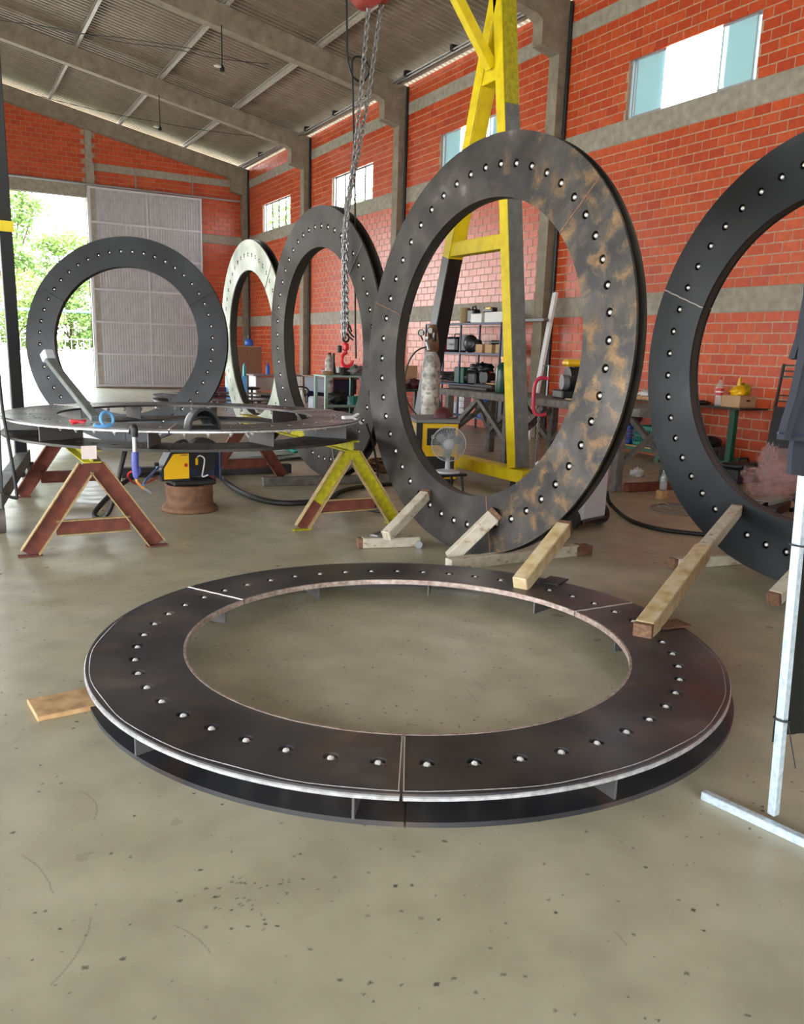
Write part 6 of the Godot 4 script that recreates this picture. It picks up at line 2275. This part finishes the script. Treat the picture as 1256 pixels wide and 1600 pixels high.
	part(t, "tray", bx(Vector3(0, 0.26, -0.1), Vector3(0.3, 0.22, 0.02), 0.004, Basis(Vector3.RIGHT, -0.3)), M.black_plastic)
	t = thing("office_chair", "black office chair with curved armrest before the navy desk", "chair", at(Vector3(7.75, 0, -19.3), 100))
	g = Geo.new()
	g.ball(Vector3(0, 0.48, 0), Vector3(0.25, 0.06, 0.25), 16, 8)
	part(t, "seat", g, M.black_plastic)
	part(t, "backrest", bx(Vector3(0, 0.85, -0.24), Vector3(0.42, 0.5, 0.06), 0.03), M.black_plastic)
	g = Geo.new()
	for s in [-1, 1]:
		g.tube(curve_points([Vector3(s * 0.26, 0.45, 0.05), Vector3(s * 0.3, 0.6, 0.12), Vector3(s * 0.3, 0.68, 0.0), Vector3(s * 0.28, 0.68, -0.2)], 4), 0.02)
	part(t, "armrest", g, M.black_plastic)
	g = Geo.new()
	g.cyl(Vector3(0, 0.08, 0), Vector3(0, 0.45, 0), 0.03)
	for k in 5:
		var a := TAU * k / 5.0
		g.bar(Vector3(0, 0.09, 0), Vector3(cos(a) * 0.3, 0.05, sin(a) * 0.3), 0.04, 0.04, 0.004)
	part(t, "base", g, M.black_plastic)
	# grey cylinder and the mint table
	gas_cylinder("grey gas cylinder standing beside the mint green table", Vector3(8.9, 0, -20.0), 0.112, 1.45, M.cylinder_paint)
	t = gas_cylinder("black gas cylinder with gauges behind the worn ring", Vector3(8.75, 0, -17.3), 0.12, 1.35, M.black_plastic)
	g = Geo.new()
	g.cyl(Vector3(0, 1.4, 0), Vector3(-0.15, 1.48, 0.1), 0.02)
	for q in [Vector3(-0.15, 1.56, 0.1), Vector3(-0.05, 1.6, 0.12)]:
		g.cyl(q, q + Vector3(0, 0, 0.03), 0.04, -1, 14)
		g.cyl(q - Vector3(0, 0.1, 0), q, 0.01, -1, 6)
	part(t, "regulator", g, M.dark_steel)
	p = Vector3(8.35, 0, -18.2)
	t = thing("side_bench", "mint green steel bench with clutter on top", "table", at(p))
	part(t, "tabletop", bx(Vector3(0, 0.98, 0), Vector3(1.0, 0.04, 0.7)), M.mint_paint)
	for q in [[-0.46, 0.3], [0.46, 0.3], [-0.46, -0.3], [0.46, -0.3]]:
		part(t, "leg", bx(Vector3(q[0], 0.48, q[1]), Vector3(0.07, 0.96, 0.07), 0.004), M.mint_paint if q[0] < 0 else M.dark_green)
	part(t, "rail", bx(Vector3(0, 0.3, 0.3), Vector3(0.9, 0.06, 0.04)), M.mint_paint)
	part(t, "lower_shelf", bx(Vector3(0.1, 0.27, 0), Vector3(0.8, 0.02, 0.6)), M.dark_steel)
	t = thing("bench_vise", "grey bench vise on the mint green bench", "vise", at(p + Vector3(0.1, 1.0, 0.1)))
	part(t, "body", bx(Vector3(0, 0.09, 0), Vector3(0.2, 0.18, 0.14), 0.02), M.dark_steel)
	part(t, "jaw", bx(Vector3(-0.16, 0.12, 0), Vector3(0.06, 0.14, 0.16), 0.01), M.mid_grey)
	g = Geo.new()
	g.cyl(Vector3(0.1, 0.08, 0), Vector3(0.3, 0.08, 0), 0.02)
	g.cyl(Vector3(0.28, -0.02, 0), Vector3(0.28, 0.18, 0), 0.012)
	part(t, "screw", g, M.chain_steel)
	g = Geo.new()
	g.cyl(Vector3(0, 0, 0), Vector3(0, 0.5, 0), 0.035, 0.03, 12)
	solo("drill_column", "thin dark column standing on the mint green bench", "post", g, M.dark_steel, at(p + Vector3(-0.08, 1.0, -0.15)))
	solo("glove", "pale yellow glove lying on the mint green bench", "glove", crumple(Vector3(0.12, 0.05, 0.09), 51, 0.35), M.flange_edge, at(p + Vector3(-0.35, 1.04, 0.15)))
	solo("cleaning_rag", "grey rag heaped on the mint green bench", "rag", crumple(Vector3(0.2, 0.13, 0.16), 52, 0.4), M.mid_grey, at(p + Vector3(0.38, 1.1, 0.1)))
	solo("scrap_heap", "dark heap of cable and cloth on the lower shelf of the mint green bench", "heap", crumple(Vector3(0.22, 0.15, 0.18), 53, 0.4), M.dark_steel, at(p + Vector3(-0.05, 0.48, 0.0)))
	solo("teal_case", "teal case on the lower shelf of the mint green bench", "case", bx(Vector3(0, 0.12, 0), Vector3(0.24, 0.24, 0.3), 0.02), M.crate_green, at(p + Vector3(0.36, 0.28, 0.1)))
	solo("maroon_bin", "dark red bin on the floor before the mint green bench", "bin", lathed([Vector2(0, 0), Vector2(0.19, 0), Vector2(0.22, 0.4), Vector2(0.2, 0.4), Vector2(0.18, 0.04), Vector2(0, 0.04)], 18), M.maroon, at(p + Vector3(0.35, 0, 0.75)))
	solo("yellow_sheet", "yellow sheet lying on the floor before the navy desk", "sheet", bx(Vector3(0, 0.1, 0), Vector3(0.7, 0.02, 0.5), 0.004, Basis(Vector3.BACK, 0.25)), M.yellow_plastic, at(Vector3(7.55, 0, -17.9)))
	solo("plastic_tub", "white plastic tub on the floor under the navy desk", "tub", bx(Vector3(0, 0.2, 0), Vector3(0.4, 0.4, 0.4), 0.04), M.light_plastic, at(Vector3(8.55, 0, -19.9)))
	# a further ring lying low on white stands
	var c := Vector3(5.55, 0.55, -17.6)
	var flat := Basis(Vector3(1, 0, 0), Vector3(0, 0, -1), Vector3(0, 1, 0))
	make_ring("steel_ring", "dark ring lying low on white stands behind the pale ring", Transform3D(flat, c), 0.1, 20.0, M.worn_scale, M.worn_scale, {"foot": Vector3(c.x, 0.45, c.z), "flat": true})
	for q in [[-1.1, 0.75], [1.1, 0.75], [-1.1, -0.75], [1.1, -0.75]]:
		t = thing("ring_stand", "low white steel stand under the ring behind the pale ring", "stand", at(c * Vector3(1, 0, 1) + Vector3(q[0], 0, q[1])), "white stands under the low ring")
		part(t, "top_bar", bx(Vector3(0, 0.42, 0), Vector3(0.7, 0.06, 0.08)), M.white_paint)
		for s in [-1, 1]:
			part(t, "leg", bx(Vector3(s * 0.3, 0.195, 0), Vector3(0.06, 0.39, 0.08)), M.white_paint)
		part(t, "lower_bar", bx(Vector3(0, 0.12, 0), Vector3(0.6, 0.05, 0.06)), M.white_paint)
	g = Geo.new()
	g.cyl(Vector3(0, 0, 0), Vector3(0, 0.75, 0), 0.2, 0.02, 24)
	g.box(Vector3(0, 0.012, 0), Vector3(0.46, 0.024, 0.46), 0.004)
	solo("white_cone", "white cone standing on the floor beside the low ring", "cone", g, M.white_paint, at(Vector3(6.6, 0, -16.2)))
	solo("green_mat", "green and white cloths on a mat on the floor behind the trestles", "cloth", crumple(Vector3(0.9, 0.05, 0.35), 61, 0.3), M.grey_paint, at(on_level(420, 716) + Vector3(0, 0.04, 0)))
	for q in [[408, 708, "green_rag", "small green rag on the mat behind the trestles", "dark_green"], [438, 712, "white_rag", "small white rag on the mat behind the trestles", "white_paint"], [395, 712, "brown_rag", "small brown rag on the mat behind the trestles", "cardboard"], [460, 714, "teal_rag", "small teal rag on the mat behind the trestles", "crate_green"]]:
		solo(q[2], q[3], "rag", crumple(Vector3(0.12, 0.06, 0.12), 62 + int(q[0]) % 7, 0.4), M[q[4]], at(on_level(q[0], q[1]) + Vector3(0, 0.1, 0)))
	# small table with cloths, seen between the worn and the stained ring
	p = Vector3(7.35, 0, -13.2)
	t = thing("side_table", "small dark green table with cloths beside the shelf rack", "table", at(p))
	part(t, "tabletop", bx(Vector3(0, 0.93, 0), Vector3(0.8, 0.04, 0.6)), M.dark_green)
	for q in [[-0.36, 0.26], [0.36, 0.26], [-0.36, -0.26], [0.36, -0.26]]:
		part(t, "leg", bx(Vector3(q[0], 0.455, q[1]), Vector3(0.05, 0.91, 0.05), 0.003), M.dark_steel)
	solo("cleaning_rag", "blue rag on the small dark green table", "rag", crumple(Vector3(0.14, 0.1, 0.14), 71, 0.4), M.navy, at(p + Vector3(-0.2, 1.02, 0.1)))
	solo("cleaning_rag", "dark red rag on the small dark green table", "rag", crumple(Vector3(0.12, 0.09, 0.12), 72, 0.4), M.maroon, at(p + Vector3(0.12, 1.02, 0.12)))
	solo("cardboard_sheet", "brown cardboard sheet standing on the small dark green table", "cardboard", bx(Vector3(0, 0.2, 0), Vector3(0.4, 0.4, 0.02)), M.cardboard, at(p + Vector3(0.15, 0.95, -0.2)))
	# hanging lamps and wires under the roof
	for q in [[250, 115, 203, -25.3, "bulb socket hanging on a cord under the second roof beam"], [347, -20, 110, -19.3, "bulb socket hanging on a long cord under the roof"]]:
		var a := on_z(q[0], q[1], q[3])
		var b := on_z(q[0], q[2], q[3])
		a.x = b.x
		a.y = under(b.x) + 0.02
		a.z = b.z
		t = thing("lamp_cord", q[4], "lamp", at(b))
		g = rel(b)
		g.cyl(b + Vector3(0, 0.08, 0), a, 0.012, -1, 6)
		part(t, "cord", g, M.black_rubber)
		part(t, "socket", lathed([Vector2(0, -0.02), Vector2(0.05, -0.02), Vector2(0.05, 0.06), Vector2(0.02, 0.1), Vector2(0, 0.1)], 12), M.black_plastic)
		g = Geo.new()
		g.ball(Vector3(-0.1, 0.06, 0.02), Vector3(0.09, 0.03, 0.05), 10, 6)
		part(t, "connector", g, M.white_paint)
	for q in [[[0, 32, -24.0], [60, 40, -24.0], [120, 52, -23.6], [180, 58, -23.2], [250, 68, -22.6], [330, 82, -22.0], [420, 108, -21.4]], [[30, 36, -24.0], [110, 48, -23.6], [190, 66, -23.2], [270, 76, -22.6], [330, 90, -22.0], [420, 100, -21.4]], [[60, 150, -29.0], [150, 172, -28.6], [230, 188, -28.2], [330, 205, -27.6], [420, 215, -27.0]]]:
		var pts := []
		for w in q:
			pts.append(on_z(w[0], w[1], w[2]))
		g = rel(pts[0])
		g.tube(curve_points(pts, 5), 0.009, 5)
		solo("roof_wire", "thin dark wire sagging under the roof beams", "wire", g, M.black_rubber, at(pts[0]), "wires under the roof")


# ---------------------------------------------------------------- outside
func tree(label: String, p: Vector3, h: float, spread: float, m: Material, noise_seed: int, low := 0.25, leaves := 2600, leaf := 0.2, group := "trees beyond the hall") -> void:
	var r := RandomNumberGenerator.new()
	r.seed = noise_seed
	var t := thing("tree", label, "tree", at(p), group)
	var g := Geo.new()
	g.cyl(Vector3.ZERO, Vector3(0.1, h * 0.55, 0), h * 0.022, h * 0.012, 8)
	var tips := []
	for k in 9:
		var a := TAU * k / 9.0 + r.randf()
		var y0 := h * lerpf(low, 0.55, r.randf())
		var e := Vector3(cos(a) * spread * r.randf_range(0.4, 0.85), h * r.randf_range(low + 0.15, 0.92), sin(a) * spread * r.randf_range(0.4, 0.85))
		g.cyl(Vector3(0.05, y0, 0), e, h * 0.009, h * 0.003, 5, false)
		tips.append(e)
	part(t, "trunk", g, M.bark)
	for k in 16:
		var a := r.randf() * TAU
		var y := r.randf_range(low + 0.08, 0.95)
		var w := spread * sqrt(maxf(0.05, 1.0 - pow((y - 0.55) / 0.5, 2.0))) * sqrt(r.randf())
		tips.append(Vector3(cos(a) * w, h * y, sin(a) * w))
	var c := Geo.new()
	for k in leaves:
		var tip: Vector3 = tips[r.randi() % tips.size()]
		var d := Vector3(r.randfn(), r.randfn() * 0.8, r.randfn()) * spread * 0.17
		var q := tip + d
		if q.y < h * low * 0.6:
			continue
		var x := Vector3(r.randfn(), r.randfn() * 0.6, r.randfn()).normalized()
		var up := x.cross(Vector3(r.randfn(), r.randfn(), r.randfn())).normalized()
		var s := leaf * r.randf_range(0.6, 1.3)
		c.face([q, q + x * s * 0.5 + up * s * 0.3, q + x * s * 1.1, q + x * s * 0.5 - up * s * 0.3], q - x.cross(up))
	var o := part(t, "crown", c, m)
	o.set_meta("kind", "stuff")


func build_outside() -> void:
	var g := Geo.new()
	g.box(Vector3(0, -0.16, -60), Vector3(220, 0.1, 220))
	solo("ground", "pale concrete yard around the hall", "ground", g, M.yard, Transform3D(), "", "structure")
	# low white wall with a picket railing, and the verge behind it
	var z := -47.0
	g = Geo.new()
	g.box(Vector3(0, 0.45, z), Vector3(60, 1.2, 0.25), 0.02)
	solo("yard_wall", "low white wall at the far side of the yard", "wall", g, M.white_paint, Transform3D(), "", "structure")
	var t := thing("picket_railing", "light metal picket railing on the low yard wall", "railing", at(Vector3(4, 1.05, z)))
	g = Geo.new()
	for y in [0.08, 0.62]:
		g.box(Vector3(0, y, 0), Vector3(24, 0.04, 0.04))
	part(t, "rail", g, M.galvanised_pipe)
	var bar := Geo.new()
	bar.box(Vector3(0, 0.35, 0), Vector3(0.035, 0.68, 0.03))
	var bm := bar.add()
	for k in 80:
		var o := inst(bm, M.galvanised_pipe, "picket", t)
		o.position = Vector3(-12 + 0.3 * k, 0, 0)
	t = thing("pipe_rail", "grey blue pipe on posts crossing in front of the trees", "rail", at(Vector3(4, 0, z - 1.5)))
	g = Geo.new()
	g.cyl(Vector3(-14, 3.1, 0), Vector3(14, 3.1, 0), 0.06, -1, 8)
	part(t, "pipe", g, M.bright_blue)
	for x in [-11.0, -3.5, 4.0, 11.5]:
		g = Geo.new()
		g.cyl(Vector3(x, -0.1, 0), Vector3(x, 3.1, 0), 0.06, -1, 8)
		part(t, "post", g, M.galvanised_pipe)
	g = Geo.new()
	g.box(Vector3(0, 0.35, z - 22), Vector3(90, 0.9, 40), 0.02)
	solo("verge", "grass bank behind the yard wall", "bank", g, M.verge, Transform3D(), "", "structure")
	var n := 0
	for q in [
		[4.4, -57.0, 10.0, 2.2, 0, 0.3, 4200, "tall light green tree beyond the yard, beside the black gantry leg"],
		[8.2, -60.0, 8.3, 2.3, 1, 0.35, 4200, "spreading yellow-green tree in the middle of the doorway"],
		[13.0, -63.0, 10.0, 2.4, 2, 0.3, 2200, "green tree beyond the yard, behind the sliding door"],
		[20.5, -43.0, 10.5, 4.0, 1, 0.2, 3000, "leafy tree seen through the third high window"],
		[21.5, -52.0, 11.0, 4.0, 0, 0.2, 3000, "leafy tree seen through the high window by the gable"],
		[19.5, -60.0, 12.0, 4.0, 2, 0.2, 2600, "leafy tree outside behind the gable corner"],
	]:
		tree(q[7], Vector3(q[0], -0.11 if q[0] > 15 else 0.79, q[1]), q[2], q[3], M["leaf_%d" % q[4]], 100 + n, q[5], q[6], 0.26)
		n += 1
	for q in [[2.6, -50.5, 3.6, 0], [4.2, -51.8, 4.6, 3], [5.6, -50.2, 3.8, 1], [7.0, -51.8, 4.8, 2], [8.3, -50.2, 3.6, 0], [9.8, -51.6, 4.2, 1], [11.4, -50.4, 3.4, 3]]:
		tree("dense light green shrub behind the yard railing", Vector3(q[0], 0.79, q[1]), q[2], 1.5, M["leaf_%d" % q[3]], 200 + n, 0.02, 2200, 0.22, "shrubs behind the yard railing")
		n += 1


func _ready() -> void:
	rng.seed = 20
	# camera
	var cam := Camera3D.new()
	cam.name = "camera"
	cam.projection = Camera3D.PROJECTION_FRUSTUM
	cam.near = 0.05
	cam.far = 400.0
	cam.size = 0.05 * 1600.0 / FOCAL
	cam.frustum_offset = Vector2(0, 0.05 * (CENTRE.y - 800.0) / FOCAL)
	view = Basis(Vector3.UP, -0.509811) * Basis(Vector3.RIGHT, -0.218134) * Basis(Vector3.BACK, 0.031477)
	cam.transform = Transform3D(view, EYE)
	add_child(cam)
	cam.current = true
	# sky
	var env := Environment.new()
	var sky := Sky.new()
	var air := ProceduralSkyMaterial.new()
	air.sky_top_color = rgb8(196, 214, 232)
	air.sky_horizon_color = rgb8(246, 244, 240)
	air.sky_curve = 0.25
	air.ground_bottom_color = rgb8(150, 146, 138)
	air.ground_horizon_color = rgb8(206, 206, 200)
	air.sun_angle_max = 1.0
	air.energy_multiplier = 15.0
	sky.sky_material = air
	env.background_mode = Environment.BG_SKY
	env.sky = sky
	env.tonemap_mode = Environment.TONE_MAPPER_LINEAR
	env.tonemap_exposure = 1.0
	env.sdfgi_enabled = true
	env.ssao_enabled = true
	env.ssil_enabled = true
	var we := WorldEnvironment.new()
	we.name = "world"
	we.environment = env
	add_child(we)
	# sun, high behind the hall and to the open side, so that only the yard is in it
	var sun := DirectionalLight3D.new()
	sun.name = "sun"
	sun.light_energy = 8.0
	sun.light_color = Color(1.0, 0.95, 0.86)
	sun.light_angular_distance = 0.6
	sun.shadow_enabled = true
	sun.sky_mode = DirectionalLight3D.SKY_MODE_LIGHT_ONLY
	sun.transform = Transform3D(Basis.looking_at(Vector3(0.28, -1.0, -0.42)), Vector3(0, 30, 0))
	add_child(sun)
	make_materials()
	build_floor()
	build_frames()
	build_right_wall()
	build_gable()
	build_other_walls()
	build_roof()
	build_rings()
	build_props()
	build_gantry()
	build_bench()
	build_shelf()
	build_weld_corner()
	build_side_table()
	build_feeder()
	build_screen()
	build_clutter()
	build_far()
	build_outside()
